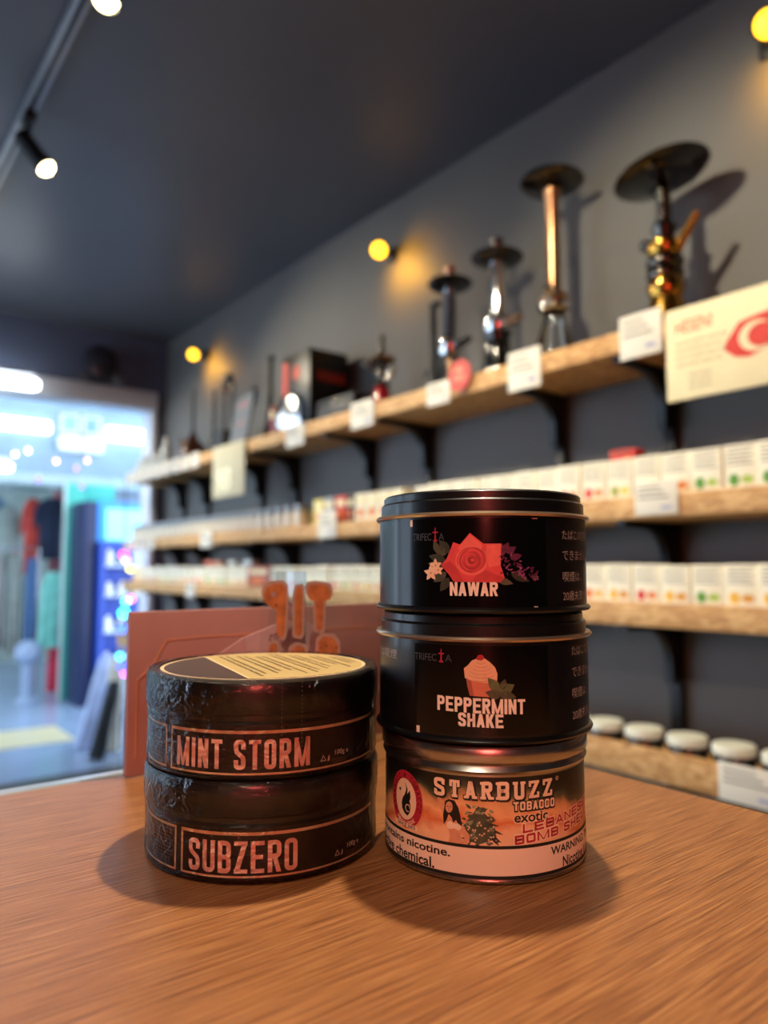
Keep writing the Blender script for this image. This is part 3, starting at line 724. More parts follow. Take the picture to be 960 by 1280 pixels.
sh.append((poly2d(rect(ex - .0085, ex + .0085, ez - .0128, ez - .0108)), 1, 4)); sh.append((fit2d(text2d('SINCE 2003', .015), ex - .006, ex + .007, ez - .0126, ez - .0111), 3, 7))
wrap('round_emblem', sh, [mat('emblem_red', '#b02638', .45, vary=.05), M_brand, mat('emblem_maroon', '#5c1018', .5), M_darkink], RS, pl, lift=.000012)
# bathing woman and dark tree of the picture
M_fig = [mat('print_skin', '#d9906c', .5, vary=.08, scale=300), mat('print_hair', '#1d1210', .5), mat('print_cloth', '#f0c8ac', .5), mat('print_shadow', '#a86048', .5, vary=.1), mat('print_tree', '#4b4a36', .5, vary=.35, scale=260), mat('print_tree_light', '#8d8a6a', .5, vary=.3, scale=260), mat('print_frond', '#2f2c26', .5), mat('print_flame', '#d2622c', .5, vary=.2, scale=200), mat('print_glow', '#f0b48c', .5, vary=.06)]
gx = lambda px, py: (a_(-16.2) + (px - 565) * .000347, .0318 + (1010 - py) * .000347 - .0003)
G = lambda L, mi, ly: (poly2d([gx(*q) for q in L]), mi, ly)
sh = [G(((558, 1058), (561, 1044), (560, 1036), (556, 1028), (560, 1022), (574, 1024), (580, 1032), (576, 1040), (580, 1054), (578, 1058)), 0, 5),   # torso
      G(((556, 1028), (550, 1014), (544, 1000), (544, 995), (550, 998), (553, 1001), (552, 1004), (549, 1003), (556, 1017), (562, 1024)), 0, 5),         # raised arm
      G(((574, 1026), (580, 1030), (588, 1040), (586, 1048), (576, 1057), (573, 1054), (581, 1044), (575, 1036)), 0, 6),                                   # other arm
      G(((555, 1000), (560, 997), (568, 998), (573, 1006), (576, 1018), (578, 1030), (575, 1032), (570, 1022), (566, 1026), (564, 1020), (560, 1016), (557, 1024), (553, 1030), (552, 1018), (554, 1008)), 1, 7),
      (poly2d(ell(*gx(560.5, 1007), .0017, .0025, 18, rot=-8)), 0, 8), G(((562, 1012), (566, 1013), (567, 1022), (562, 1022)), 0, 6),
      G(((566, 1000), (572, 1006), (575, 1016), (577, 1029), (572, 1026), (567, 1016)), 1, 9),
      G(((557, 1027), (562, 1024), (567, 1027), (573, 1026), (578, 1030), (574, 1035), (567, 1033), (561, 1035), (557, 1032)), 2, 8),
      (poly2d(ell(*gx(558.6, 1006.4), .0005, .00018, 8)), 1, 10), (poly2d(ell(*gx(562.6, 1006.4), .0005, .00018, 8)), 1, 10), (poly2d(ell(*gx(560.4, 1011.2), .0005, .00018, 8)), 3, 10), (poly2d(ell(*gx(560.2, 1008.8), .00018, .0005, 8)), 3, 10)]
wrap('figure_print', sh, M_fig, RS, pl, lift=.000012)
rnd = random.Random(5); sh = []
sh.append(G(((599, 1002), (606, 1010), (614, 1018), (620, 1030), (622, 1042), (612, 1048), (598, 1050), (586, 1046), (580, 1036), (584, 1022), (592, 1012)), 4, 1))
for k in range(90):
    u = rnd.random(); py = 1004 + 46 * u; hw = 6 + 20 * math.sin(PI * min(1, u * .62 + .08)); px = 599 + rnd.uniform(-1, 1) * hw
    sh.append((poly2d(leaf(*gx(px, py), rnd.uniform(5, 10) * .000347, rnd.uniform(2, 5) * .000347, rnd.choice((rnd.uniform(-40, 60), rnd.uniform(130, 230))), 4)), rnd.choice((4, 4, 4, 5)), 2 + k % 3))
for k in range(22): sh.append((poly2d(ell(*gx(599 + rnd.uniform(-16, 20), 1020 + rnd.uniform(0, 30)), .0004, .0004, 8)), 8, 5))
for (px, py, L, an) in ((612, 1030, 20, -22), (612, 1036, 20, -35), (608, 1024, 18, -8), (614, 1040, 16, -45)): sh.append((poly2d(leaf(*gx(px, py), L * .000347, .0011, an)), 6, 4))
wrap('tree_print', sh, M_fig, RS, pl, lift=.000012)
sh = [G(((520, 1042), (530, 1040), (545, 1052), (556, 1054), (552, 1058), (524, 1054)), 8, 2), G(((600, 1050), (622, 1042), (640, 1050), (640, 1058), (596, 1058)), 8, 2)]
wrap('backdrop_print', sh, M_fig, RS, pl, lift=.000012)

# ------------------------------------------------------------------ brown board and acrylic stand behind the jars
t = empty('menu_board', (.173, .503, 1.0)); tag(t, 'reddish brown board with a fine notched outline, standing behind the jars', 'board')
B().box(0, .30, 0, .006, .0005, .110, .0008).obj('board', mat('brown_board', '#a3706a', .5, vary=.06, scale=40), t)
M_tanl = mat('plaque_line', '#b87a5c', .5)
P_ = [(.006, .064), (.012, .069), (.018, .075), (.022, .083), (.026, .0895), (.05, .0905), (.29, .0905)]
b = B()
for (p, q) in zip(P_, P_[1:]):
    d = Vector((q[0] - p[0], 0, q[1] - p[1])); n = Vector((-d.z, 0, d.x)).normalized() * .0006
    b.prism([(p[0] - n.x, p[1] - n.z), (q[0] - n.x, q[1] - n.z), (q[0] + n.x, q[1] + n.z), (p[0] + n.x, p[1] + n.z)], 1, -.0008, 0)
b.box(.0054, .0066, -.0008, 0, .012, .064)
b.obj('plaque_line', M_tanl, t)
# acrylic box with orange stickers
t = empty('acrylic_box', (.268, .432, 1.0)); tag(t, 'clear acrylic box with orange stickers, behind the MINT STORM jar', 'box')
for (nm, bx) in (('front_pane', (0, .15, 0, .0025)), ('back_pane', (0, .15, .05, .0525))):
    B().box(bx[0], bx[1], bx[2], bx[3], .0005, .1375, .0004).obj(nm, M_acryl, t)
B().box(0, .0025, .0026, .0499, .0005, .1375, .0004).obj('side_pane', M_acryl, t)
B().box(.1475, .15, .0026, .0499, .0005, .1375, .0004).obj('side_pane', M_acryl, t)
B().box(0, .15, 0, .0525, .1376, .1396, .0005).obj('lid_pane', M_acryl, t)
t2 = empty('sticker_sheet', (.2305, .425, 1.0)); tag(t2, 'clear sheet with orange mushroom-like letter stickers in front of the brown board', 'sign')
B().box(0, .10, 0, .0015, .0005, .131, .0004).obj('clear_sheet', M_acryl, t2)
MO = [mat('sticker_orange', '#cc8050', .45, vary=.3, scale=120), mat('sticker_white', '#c4a69c', .5), mat('sticker_dot', '#4a2a20', .5), mat('sticker_lilac', '#b79aa4', .5)]
k_ = .000512
q = lambda px, py: ((px - 320) * k_, .131 - (py - 726) * k_)
def blob(pts, g): 
    cx_ = sum(p[0] for p in pts) / len(pts); cy_ = sum(p[1] for p in pts) / len(pts)
    return [(p[0] + (1 if p[0] > cx_ else -1) * g * .8, p[1] + (1 if p[1] > cy_ else -1) * g) for p in pts]
nine = [q(*p) for p in ((323, 742), (327, 733), (336, 729), (348, 728), (355, 734), (356, 750), (354, 790), (350, 797), (344, 796), (342, 788), (342, 762), (334, 758), (325, 752))]
ii = [q(*p) for p in ((372, 735), (378, 733), (380, 740), (380, 792), (375, 797), (369, 793), (369, 745))]
tt = [q(*p) for p in ((387, 738), (391, 731), (405, 729), (420, 733), (425, 742), (424, 751), (414, 752), (412, 788), (407, 792), (402, 788), (400, 752), (391, 750))]
r2 = [[q(*p) for p in ((330, 830), (333, 806), (338, 803), (343, 806), (344, 830))], [q(*p) for p in ((361, 830), (364, 814), (374, 808), (384, 812), (388, 830))], [q(*p) for p in ((404, 830), (405, 806), (413, 799), (428, 801), (437, 812), (437, 830))]]
sh = []
for L in (nine, ii, tt, *r2): sh += [(poly2d(blob(L, .0022)), 1, 0), (poly2d(L), 0, 1)]
sh += [(poly2d(ell(*q(337, 742), .0018, .0018, 14)), 3, 2), (poly2d(ell(*q(341, 756), .0008, .0008, 10)), 2, 2)]
for p in ((409, 814), (418, 812), (434, 815), (345, 822)): sh.append((poly2d(ell(*q(*p), .0008, .0006, 10)), 2, 2))
flat('letter_stickers', sh, MO, facing_near(0, 0, 0), t2, .00015)
# pale paper tag between board and sheet
t = empty('paper_tag', (.2065, .452, 1.0)); tag(t, 'pale pink paper tag slanting in front of the brown board', 'tag')
B().prism([(0, .079), (.026, .0935), (.030, .0765), (.006, .0665)], 1, 0, .0008).obj('tag_end', mat('tag_pink', '#c79a98', .6), t)
B().prism([(.0265, .0935), (.058, .1035), (.090, .099), (.088, .076), (.06, .083), (.0305, .0765)], 1, 0, .0008).obj('tag_body', mat('tag_pink2', '#c9a3a2', .6), t)
B().box(.004, .088, .0002, .0022, .0005, .078, .0003).obj('tag_stand', M_acryl, t)
flat('tag_lettering', [(fit2d(text2d('SR', .01), .045, .053, .084, .094, .002), 0, 0)], [mat('tag_ink', '#7b5a66', .6)], facing_near(0, 0, 0), t)

# ------------------------------------------------------------------ shelves on the right wall
XS = 1.45
POSTS = (.40, 1.00, 1.34, 1.91, 2.245, 2.80, 3.12, 3.725, 4.05)
POS_L = ('nearest black shelf upright beyond the right edge', 'black upright behind the paper sign', 'black upright right of the tall tin stack', 'black upright just left of the tall tin stack top', 'black upright between the red flask and the carton', 'black upright below the carton and plastic bag', 'black upright beside the hanging price card', 'black upright below the dark brown flask', 'black upright nearest the doorway')
for y, l in zip(POSTS, POS_L):
    tag(B().box(XW - .022, XW - .001, y - .016, y + .016, .25, 1.63, .003).obj('shelf_upright', M_black), l, 'upright', 'black uprights on the wall')
def arm_mesh():
    pts = [(0, 0), (.21, 0), (.21, -.014), (.10, -.018)]
    for k in range(7):
        a = R(90 + 90 * k / 6); pts.append((.10 + .074 * math.cos(a) , -.105 + .085 * math.sin(a)))
    pts += [(.026, -.15), (0, -.15)]
    return B().prism([(-x, z) for x, z in pts], 1, -.010, .010).mesh('bracket_arm', M_black, True, 30)
ARM = arm_mesh()
def shelf(z, label, cuts, thick=.05, y0=-.5, y1=4.36):
    t = empty('wall_shelf', (XW - .001, 0, z)); tag(t, label, 'shelf', 'particle board shelves on the wall')
    ys = [y0] + list(cuts) + [y1]
    for a, c in zip(ys, ys[1:]):
        B().box(XS - XW, -.001, a + .0008, c - .0008, -thick, 0, .003).obj('board', M_osb, t)
    for y in POSTS: put('bracket', ARM, t, (-.022, y, -thick - .0005))
    return t
Z1, Z2, Z3, Z4 = 1.685, 1.300, 1.062, .755
shelf(Z1, 'top particle board shelf carrying the hookahs', (.852, 1.915, 2.81))
shelf(Z2, 'second particle board shelf, carrying white cartons and small jars', (1.2, 2.35))
shelf(Z3, 'third particle board shelf, just above counter height', (1.5, 2.7))
t = shelf(Z4 - .045, 'lowest particle board shelf, holding jars with pale lids', (1.45, 2.6), .02)
B().box(XS - XW - .018, XS - XW - .0005, -.5, 4.36, -.02, .045, .002).obj('front_lip', M_osb, t)

# price cards on the shelf edges
ORD = 'first second third fourth fifth sixth seventh eighth ninth tenth'.split()
def card(y0, y1, z0, z1, label, x=XS - .004, text=None, group='white price cards on the shelf edges', mt=None, rows=3):
    yc = (y0 + y1) / 2; t = empty('price_card', (x, yc, z0)); w = abs(y0 - y1); h = z1 - z0
    tag(t, label, 'card', group)
    cd = B().box(-.0018, .0018, -w / 2, w / 2, 0, h, .0008).obj('card', mt or M_white, t)
    sh = [(poly2d(rect(w * .08, w * (.6 + .3 * ((k * 7) % 3) / 3), h * (.82 - .16 * k), h * (.87 - .16 * k))), 0, 0) for k in range(rows)]
    sh.append((poly2d(rect(w * .62, w * .86, h * .16, h * .26)), 1, 0))
    flat('printing', sh, [M_ink, mat('card_blue', '#a4aac4', .6)], facing_room(-.0018, w / 2, 0), cd)
    return t
card(.975, .869, 1.612, 1.712, 'white price card under the black hookah with the wide tray')
card(1.318, 1.208, 1.604, 1.708, 'white price card below the tall copper stem hookah')
card(1.645, 1.545, 1.622, 1.690, 'white price card beside the round red sticker')
card(2.041, 1.912, 1.612, 1.702, 'white price card below the small red hookah')
card(2.478, 2.347, 1.605, 1.690, 'white price card below the clear plastic bag')
card(.946, .843, 1.255, 1.328, 'white price card on the second shelf right of the tins')
card(2.244, 2.13, 1.246, 1.342, 'white price card below the red and yellow packs')
card(3.26, 3.14, 1.235, 1.31, 'white price card on the second shelf under the jar row')
card(.765, .640, .690, .762, 'white price card on the lowest shelf edge', x=XS - .0225)
for k in range(9): card(3.30 + k * .118 + .09, 3.30 + k * .118, 1.625, 1.695, ORD[k] + ' white price card from the right, far end of the top shelf', group='far price cards on the top shelf')
for k in range(5): card(3.86 + k * .1 + .075, 3.86 + k * .1, 1.235, 1.300, ORD[k] + ' white price card from the right, far end of the second shelf', group='far price cards on the second shelf')
card(3.42, 3.32, 1.00, 1.066, 'white price card on the third shelf left of the board')
# hanging card with price digits
t = empty('hanging_card', (XS - .012, 2.965, 1.452)); tag(t, 'large blank price card hanging from the top shelf by the tablet', 'card')
B().box(-.003, .003, -.155, .155, 0, .235, .002).obj('card', mat('dull_card', '#c9c1a0', .6, vary=.04), t)
flat('digits', [(fit2d(text2d('93', .03), .05, .18, .03, .13), 0, 0)], [mat('gold_foil', '#fff2c4', .3)], facing_room(-.003, .155, 0), t)
# white sign with red brush flag
t = empty('shelf_sign', (XS - .012, .60, 1.493)); tag(t, 'white paper sign with a red brushed flag hanging from the top shelf', 'sign')
B().box(-.003, .003, -.255, .255, 0, .198, .0025).obj('sign_plate', M_cream, t)
M_flag = mat('flag_red', '#d83a2e', .6, vary=.05)
sh = [(fit2d(text2d('HESENI', .01, .15), .022, .106, .142, .170), 1, 0)]
for k in range(4): sh.append((fit2d(text2d('aoernutm siaonere ctoasrn imut'[k:], .012), .024, .136 - .012 * (k % 2), .118 - k * .0155, .1245 - k * .0155), 2, 0))
for k in range(3): sh.append((fit2d(text2d('cteaor sinmuta'[k:], .012), .05, .10, .048 - k * .0135, .0535 - k * .0135), 2, 0))
sh.append((poly2d([(.128, .085), (.150, .066), (.178, .06), (.215, .075), (.30, .082), (.42, .088), (.45, .11), (.44, .15), (.36, .158), (.28, .150), (.20, .142), (.16, .135), (.142, .112), (.132, .10)]), 0, 0))
sh.append((poly2d(ell(.192, .100, .034, .030, 24)), 3, 1)); sh.append((poly2d(ell(.203, .100, .027, .0235, 24)), 0, 2))
sh.append((poly2d([(.232 + (.014 if k % 2 == 0 else .006) * math.cos(R(36 * k + 180)), .100 + (.014 if k % 2 == 0 else .006) * math.sin(R(36 * k + 180))) for k in range(10)]), 3, 3))
flat('printing', sh, [M_flag, mat('sign_pink', '#cf5f48', .6), mat('sign_ink', '#7c7454', .6), M_cream], facing_room(-.003, .255, 0), t)
# red round sticker
t = empty('round_sticker', (XS - .012, 1.496, 1.688)); tag(t, 'round red sticker with pale lettering on the top shelf edge', 'sticker')
mm = facing_room(0, 0, 0)
B().lathe([(0, 0), (.045, 0), (.045, .002), (0, .002)], 40, mm).obj('disc', M_red, t)
flat('lettering', [(fit2d(text2d('NEW', .02), -.016, .016, .008, .022), 0, 0), (fit2d(text2d('TOBACCO', .02), -.026, .026, -.016, -.002), 0, 0)], [mat('sticker_cream', '#eac8a0', .6)], facing_room(-.002, 0, 0), t)

# ------------------------------------------------------------------ hookahs on the top shelf
M_copper = mat('copper', '#a9805e', .28, metal=1, vary=.06)
M_smoke = mat('smoked_steel', '#55504a', .16, metal=1, vary=.1)
M_gold = mat('brass', '#b98a3c', .2, metal=1, vary=.08)
M_glass = glass_film('thin_glass', (.90, .92, .92, 1), .04, .0, 5, .35)
M_dkglass = mat('dark_glass', '#0c0b09', .1, vary=.1, coat=.5)
M_redglass = mat('red_glass', '#b01828', .1, vary=.1, coat=.5)
M_brownglass = mat('brown_glass', '#4a2413', .15, vary=.3, coat=.4)
def hookah(y, label, base, stem, tray, extra=(), x=1.57, rz=0, roll=0):
    t = empty('hookah', (x, y, Z1 + .0005), rz); tag(t, label, 'hookah', 'hookahs on the top shelf')
    B().lathe(base[0], 32).obj('flask', base[1], t)
    B().lathe(stem[0], 24).obj('stem', stem[1], t)
    if tray:
        r_, z_, m_, tilt = tray
        mtx = Matrix.Translation((0, 0, z_)) @ Matrix.Rotation(R(tilt), 4, 'Y') @ Matrix.Rotation(R(-tilt * .6), 4, 'X')
        if roll: mtx = Matrix.Translation((0, 0, z_)) @ Matrix.Rotation(R(-roll), 4, Vector((.86, .51, 0))) @ Matrix.Rotation(R(tilt), 4, 'Y')
        B().lathe([(0, -.006), (r_ * .35, -.005), (r_ * .9, .004), (r_, .012), (r_ * .985, .015), (r_ * .88, .008), (r_ * .3, 0), (0, 0)], 40, mtx).obj('tray', m_, t)
    for nm, b_, m_ in extra: b_.obj(nm, m_, t)
    return t
def ridged(z0, z1, r, n, d=.004):
    o = []
    for k in range(n):
        a = z0 + (z1 - z0) * k / n; c = z0 + (z1 - z0) * (k + 1) / n
        o += [(r - d, a), (r, a + (c - a) * .3), (r, a + (c - a) * .7), (r - d, c)]
    return o
# black one with wide tray
hookah(.93, 'black and gold hookah with a wide dark tray, nearest the paper sign',
       ([(0, 0), (.045, 0), (.05, .01), (.046, .05), (.036, .09), (.04, .10), (.044, .12), (.036, .14), (.033, .19), (.04, .20), (.04, .22), (.026, .235), (0, .235)], M_gold),
       ([(.02, .23), (.026, .25), (.03, .262), (.02, .275), *ridged(.28, .36, .018, 4), (.014, .365), (.012, .385), (0, .385)], M_smoke), (.112, .385, M_blackgloss, 2),
       [('hose_port', B().tube([(.0, -.03, .20), (.0, -.05, .225), (.0, -.085, .27)], [.011, .011, .008]), M_gold), ('valve', B().lathe([(0, 0), (.012, 0), (.014, .02), (.008, .028), (0, .03)], 14, Matrix.Translation((-.01, .03, .225)) @ Matrix.Rotation(R(-70), 4, 'X')), M_smoke),
        ('neck_ring', B().lathe(ridged(.105, .19, .043, 3, .006), 24), M_smoke), ('bowl', B().lathe([(0, .38), (.018, .38), (.024, .40), (.036, .412), (.036, .418), (0, .418)], 24), M_dkglass),
        ('coil_tongs', B().tube([(-.09, .02, .385), (-.06, -.03, .392), (.0, -.06, .402), (.05, -.06, .41)], .009), M_smoke)], roll=13)
# tall copper stem
hookah(1.262, 'tallest hookah, copper stem over a clear glass flask',
       ([(0, 0), (.055, 0), (.06, .006), (.058, .02), (.046, .07), (.034, .11), (.026, .15), (.026, .175)], M_glass),
       ([(.02, .165), (.034, .17), (.04, .185), (.034, .20), (.022, .21), (.019, .23), (.0185, .47), (.024, .48), (.024, .495), (.010, .50), (.010, .52), (0, .52)], M_copper), (.088, .505, M_smoke, 2),
       [('down_stem', B().lathe([(.009, .01), (.009, .17)], 14), M_chrome), ('collar', B().lathe([(.036, .15), (.044, .155), (.044, .17), (.036, .175)], 24), M_chrome),
        ('hose_port', B().tube([(-.03, -.02, .185), (-.055, -.03, .19), (-.07, -.035, .195)], [.011, .011, .008]), M_chrome), ('bowl', B().lathe([(0, .51), (.014, .51), (.02, .53), (.03, .545), (0, .545)], 20), M_copper)])
hookah(1.47, 'silver stem hookah on a black flask, right of the round red sticker',
       ([(0, 0), (.05, 0), (.052, .01), (.046, .04), (.038, .08), (.036, .13), (.042, .145), (0, .145)], M_dkglass),
       ([(.034, .14), (.04, .15), (.04, .185), (.034, .19), (.026, .20), (.0255, .29), (.022, .36), (.022, .37), (.012, .375), (.012, .41), (0, .41)], M_chrome), (.078, .36, M_blackgloss, 2),
       [('hose_port', B().tube([(.0, -.03, .165), (.0, -.06, .168), (.0, -.09, .175)], [.013, .013, .009]), M_copper), ('bowl', B().lathe([(0, .40), (.012, .40), (.018, .42), (.02, .43), (0, .43)], 20), M_smoke)])
hookah(1.675, 'silver stem hookah with clear flask, left of the round red sticker',
       ([(0, 0), (.05, 0), (.052, .008), (.046, .04), (.036, .075), (.028, .10), (.028, .125)], M_glass),
       ([(.03, .12), (.036, .13), (.036, .17), (.028, .18), (.023, .19), (.0225, .31), (.018, .35), (.01, .355), (.01, .39), (0, .39)], M_chrome), (.072, .345, M_blackgloss, 2),
       [('hose_port', B().tube([(.0, -.03, .15), (.0, -.06, .153), (.0, -.09, .16)], [.012, .012, .009]), M_smoke), ('down_stem', B().lathe([(.008, .01), (.008, .125)], 14), M_copper), ('bowl', B().lathe([(0, .385), (.012, .385), (.018, .4), (.02, .41), (0, .41)], 20), M_copper)])
t = empty('hookah_stand', (1.60, 1.79, Z1 + .0005)); tag(t, 'thin tall black post standing left of the silver hookahs', 'stand')
B().lathe([(0, 0), (.035, 0), (.035, .006), (.012, .012), (0, .012)], 24).obj('foot', M_black, t)
B().lathe([(.012, .01), (.0115, .32), (0, .325)], 14).obj('post', M_black, t)
B().box(-.012, .012, -.03, .012, .318, .335, .003).obj('hook', M_black, t)
hookah(2.03, 'small hookah with red flask and dark stem',
       ([(0, 0), (.032, 0), (.036, .01), (.033, .05), (.024, .09), (.0, .09)], M_redglass),
       ([(.02, .088), (.026, .095), (.026, .115), (.018, .125), (.022, .14), (.02, .16), (.012, .17), (.016, .185), (.010, .19), (.0095, .28), (0, .28)], M_smoke), (.05, .18, M_copper, 3),
       [('hose_port', B().tube([(.0, -.02, .11), (.0, -.05, .13), (.0, -.075, .15)], [.01, .01, .007]), M_chrome), ('valve', B().tube([(-.02, .02, .15), (-.05, .04, .185)], .008), M_chrome)])
# black carton with red lettering, low black case, clear bag
t = empty('carton', (1.483, 2.37, Z1 + .0005)); tag(t, 'black carton with red lettering on the top shelf', 'carton')
B().box(0, .18, 0, .21, 0, .305, .004).obj('box', mat('carton_black', '#0e0d0e', .4, vary=.1), t)
flat('front_lettering', [(fit2d(text2d('WANANA', .03), .03, .165, .178, .222), 0, 0)], [mat('carton_red', '#d8402c', .5)], facing_near(0, -.0003, 0), t)
flat('side_print', [(poly2d(ell(.11, .225, .026, .03, 18)), 0, 0), (poly2d(rect(.004, .045, .02, .28)), 0, 0), (poly2d(rect(.06, .19, .04, .15)), 1, 0)], [mat('carton_red', '#d8402c', .5), mat('carton_grey', '#4a5058', .5)], facing_room(-.0003, .21, 0), t)
t = empty('low_case', (1.475, 2.07, Z1 + .0005)); tag(t, 'low black case lying in front of the carton', 'case')
B().box(0, .16, 0, .24, 0, .055, .006).obj('tray', M_black, t); B().box(.002, .158, .002, .238, .056, .075, .006).obj('lid', M_black, t); B().box(-.004, 0, .10, .14, .045, .065, .002).obj('latch', M_smoke, t)
t = empty('plastic_bag', (1.462, 2.49, Z1 + .0005)); tag(t, 'clear plastic bag with red print in front of the black carton', 'bag')
rnd = random.Random(9)
bg_ = B().lathe([(0, 0), (.055, .002), (.072, .02), (.07, .06), (.055, .11), (.03, .135), (.012, .145)], 20)
for v in bg_.bm.verts: v.co = Vector((v.co.x * .25 + rnd.uniform(-.002, .002), v.co.y * 1.25 + rnd.uniform(-.006, .006), v.co.z))
bg_.obj('bag', glass_film('bag_film', (.72, .80, .86, 1), .15, .8, 40, .5), t)
B().box(-.01, .01, -.05, .06, .004, .03, .006).obj('contents', mat('bag_contents', '#b8c8d0', .5, vary=.2), t)
B().box(-.006, .002, -.03, -.015, .03, .09, .002).obj('red_insert', M_red, t)
t = empty('red_box', (1.50, 2.665, Z1 + .0005)); tag(t, 'narrow dark red box left of the clear plastic bag', 'box')
B().box(0, .06, 0, .05, 0, .13, .003).obj('box', mat('dark_red', '#7a1c1c', .45), t); flat('printing', [(poly2d(rect(.01, .04, .08, .11)), 0, 0)], [M_cream], facing_room(-.0003, .05, 0), t)
# leaning tablet in a stand
t = empty('tablet_display', (1.475, 2.96, Z1 + .001)); tag(t, 'grey tablet display leaning back with faint red lettering', 'display')
lean = Matrix.Rotation(R(14), 4, 'Y') @ Matrix.Rotation(R(-10), 4, 'X')
B().box(0, .012, -.085, .085, 0, .26, .004, lean).obj('frame', M_black, t)
B().box(-.001, .0002, -.078, .078, .012, .25, 0, lean).obj('screen', mat('tablet_screen', '#7d838a', .25, vary=.05), t)
flat('lettering', [(fit2d(text2d('HOOKAH', .02), .03, .12, .19, .215), 0, 0), (fit2d(text2d('mint', .02), .04, .11, .10, .12), 0, 0)], [mat('tablet_red', '#c06a60', .5)], lean @ facing_room(-.0012, .075, 0), t)
B().tube([(.05, .05, .005), (.06, .03, .12), (.058, .0, .20)], .007).obj('back_leg', M_black, t)
hookah(2.925, 'dark hookah stem standing behind the tablet',
       ([(0, 0), (.04, 0), (.042, .01), (.03, .08), (.02, .12), (0, .12)], M_dkglass), ([(.016, .118), (.02, .15), (.012, .18), (.012, .40), (0, .40)], M_black), None, [('cap', B().lathe([(0, .40), (.018, .40), (.018, .42), (0, .42)], 14), M_black)], x=1.62)
# two-post pot with arch
t = empty('hookah_stand', (1.565, 3.24, Z1 + .0005)); tag(t, 'dark pot with a tall arched frame, between tablet and brown flask', 'stand')
B().lathe([(0, 0), (.05, 0), (.058, .02), (.058, .11), (.05, .115), (0, .115)], 24).obj('pot', M_black, t)
for s_ in (-1, 1): B().lathe([(.009, .11), (.008, .32), (0, .32)], 12, loc=(0, s_ * .045, 0)).obj('post', M_black, t)
B().tube([(0, .045 * math.cos(PI * k / 8), .315 + .075 * math.sin(PI * k / 8)) for k in range(9)], .011).obj('arch', M_smoke, t)
B().lathe([(0, .33), (.028, .325), (.028, .34), (.016, .37), (0, .37)], 16).obj('finial', M_black, t)
hookah(3.41, 'thin black hookah stem in a small clear flask, far end of shelf',
       ([(0, 0), (.035, 0), (.04, .02), (.03, .06), (.014, .09), (.012, .11)], M_glass), ([(.012, .10), (.008, .13), (.007, .35), (0, .35)], M_black), None)
hookah(3.665, 'squat brown flask with a thin black stem, near the doorway',
       ([(0, 0), (.05, 0), (.07, .02), (.075, .06), (.06, .10), (.03, .13), (.022, .15), (0, .15)], M_brownglass), ([(.02, .148), (.016, .16), (.008, .18), (.007, .40), (0, .40)], M_black), None,
       [('hose_port', B().tube([(-.04, -.03, .09), (-.07, -.05, .10), (-.09, -.06, .115)], [.014, .013, .01]), M_chrome)])
for k, (y, h) in enumerate(((3.86, .16), (3.98, .10), (4.08, .09), (4.17, .11), (4.26, .08))):
    t = empty('bottle', (1.50, y, Z1 + .0005)); tag(t, ORD[k] + ' pale bottle from the right at the doorway end of the top shelf', 'bottle', 'pale bottles at the far end of the top shelf')
    B().lathe([(0, 0), (.022, 0), (.024, .004), (.024, h * .65), (.010, h * .82), (.010, h * .84), (0, h * .84)], 16).obj('bottle', mat('pale_bottle', '#c8cfca', .3, vary=.1), t)
    B().lathe([(0, h * .845), (.012, h * .845), (.012, h), (0, h)], 14).obj('cap', M_white, t)

# ------------------------------------------------------------------ cartons and jars on the lower shelves
def pack_mesh(nm, w, d, h, body, bands, lines=5):
    """w along the shelf, d depth, h height; front faces the room; multi-material: body, ink, colour blots"""
    b_ = B().box(0, d, -w / 2, w / 2, 0, h, .0018)
    me = b_.mesh(nm, [body])
    m2 = facing_room(-.0003, w / 2, 0); sh = []
    for k in range(lines): sh.append((poly2d(rect(w * .10, w * (.9 - .12 * (k % 2)), h * (.90 - k * .09), h * (.925 - k * .09))), 0, 0))
    rr = random.Random(hash(nm) % 1000 if False else len(nm) * 7 + int(h * 1000))
    for k, c in enumerate(bands):
        cx_ = w * (.3 + .4 * k / max(1, len(bands) - 1)) if len(bands) > 1 else w * .5
        sh.append((poly2d(ell(cx_, h * .2, w * rr.uniform(.16, .26), h * rr.uniform(.09, .16), 12)), 1 + k, 1))
    return me, sh, m2
BANDS = [('y', ('#e8b840', '#d89a30')), ('g', ('#5f9a3c', '#a8c85a')), ('r', ('#cc3c30', '#e28a4a')), ('o', ('#e0762c', '#f0c060')), ('b', ('#c88a5a', '#9a7a58')), ('gy', ('#98a24a', '#e8d060'))]
M_pack = mat('pack_white', '#f4f0d8', .5, vary=.03)
PK = []
for nm, cols in BANDS:
    me, sh, m2 = pack_mesh('tobacco_pack', .068, .045, .092, M_pack, cols)
    vs2 = []; fs2 = []; mi2 = []
    for (vs, fs), mi, layer in sh:
        o_ = len(vs2); vs2 += [tuple(m2 @ Vector((x, y, .0004 * (layer + 1)))) for x, y in vs]; fs2 += [tuple(i + o_ for i in f) for f in fs]; mi2 += [mi] * len(fs)
    pm = bpy.data.meshes.new('front_print'); pm.from_pydata(vs2, [], fs2)
    for m in [M_ink] + [mat('blot' + c, c, .5) for c in cols]: pm.materials.append(m)
    for p, i in zip(pm.polygons, mi2): p.material_index = i
    PK.append((me, pm))
def pack(x, y, z, k, label, group, sc=(1, 1, 1), rz=0, name='tobacco_pack'):
    t = empty(name, (x, y, z + .0005), rz); t.scale = sc
    tag(t, label, 'pack', group)
    put('carton', PK[k][0], t); put('front_print', PK[k][1], t)
    return t
ORD = ('first second third fourth fifth sixth seventh eighth ninth tenth eleventh twelfth thirteenth fourteenth fifteenth sixteenth seventeenth eighteenth nineteenth twentieth'.split())
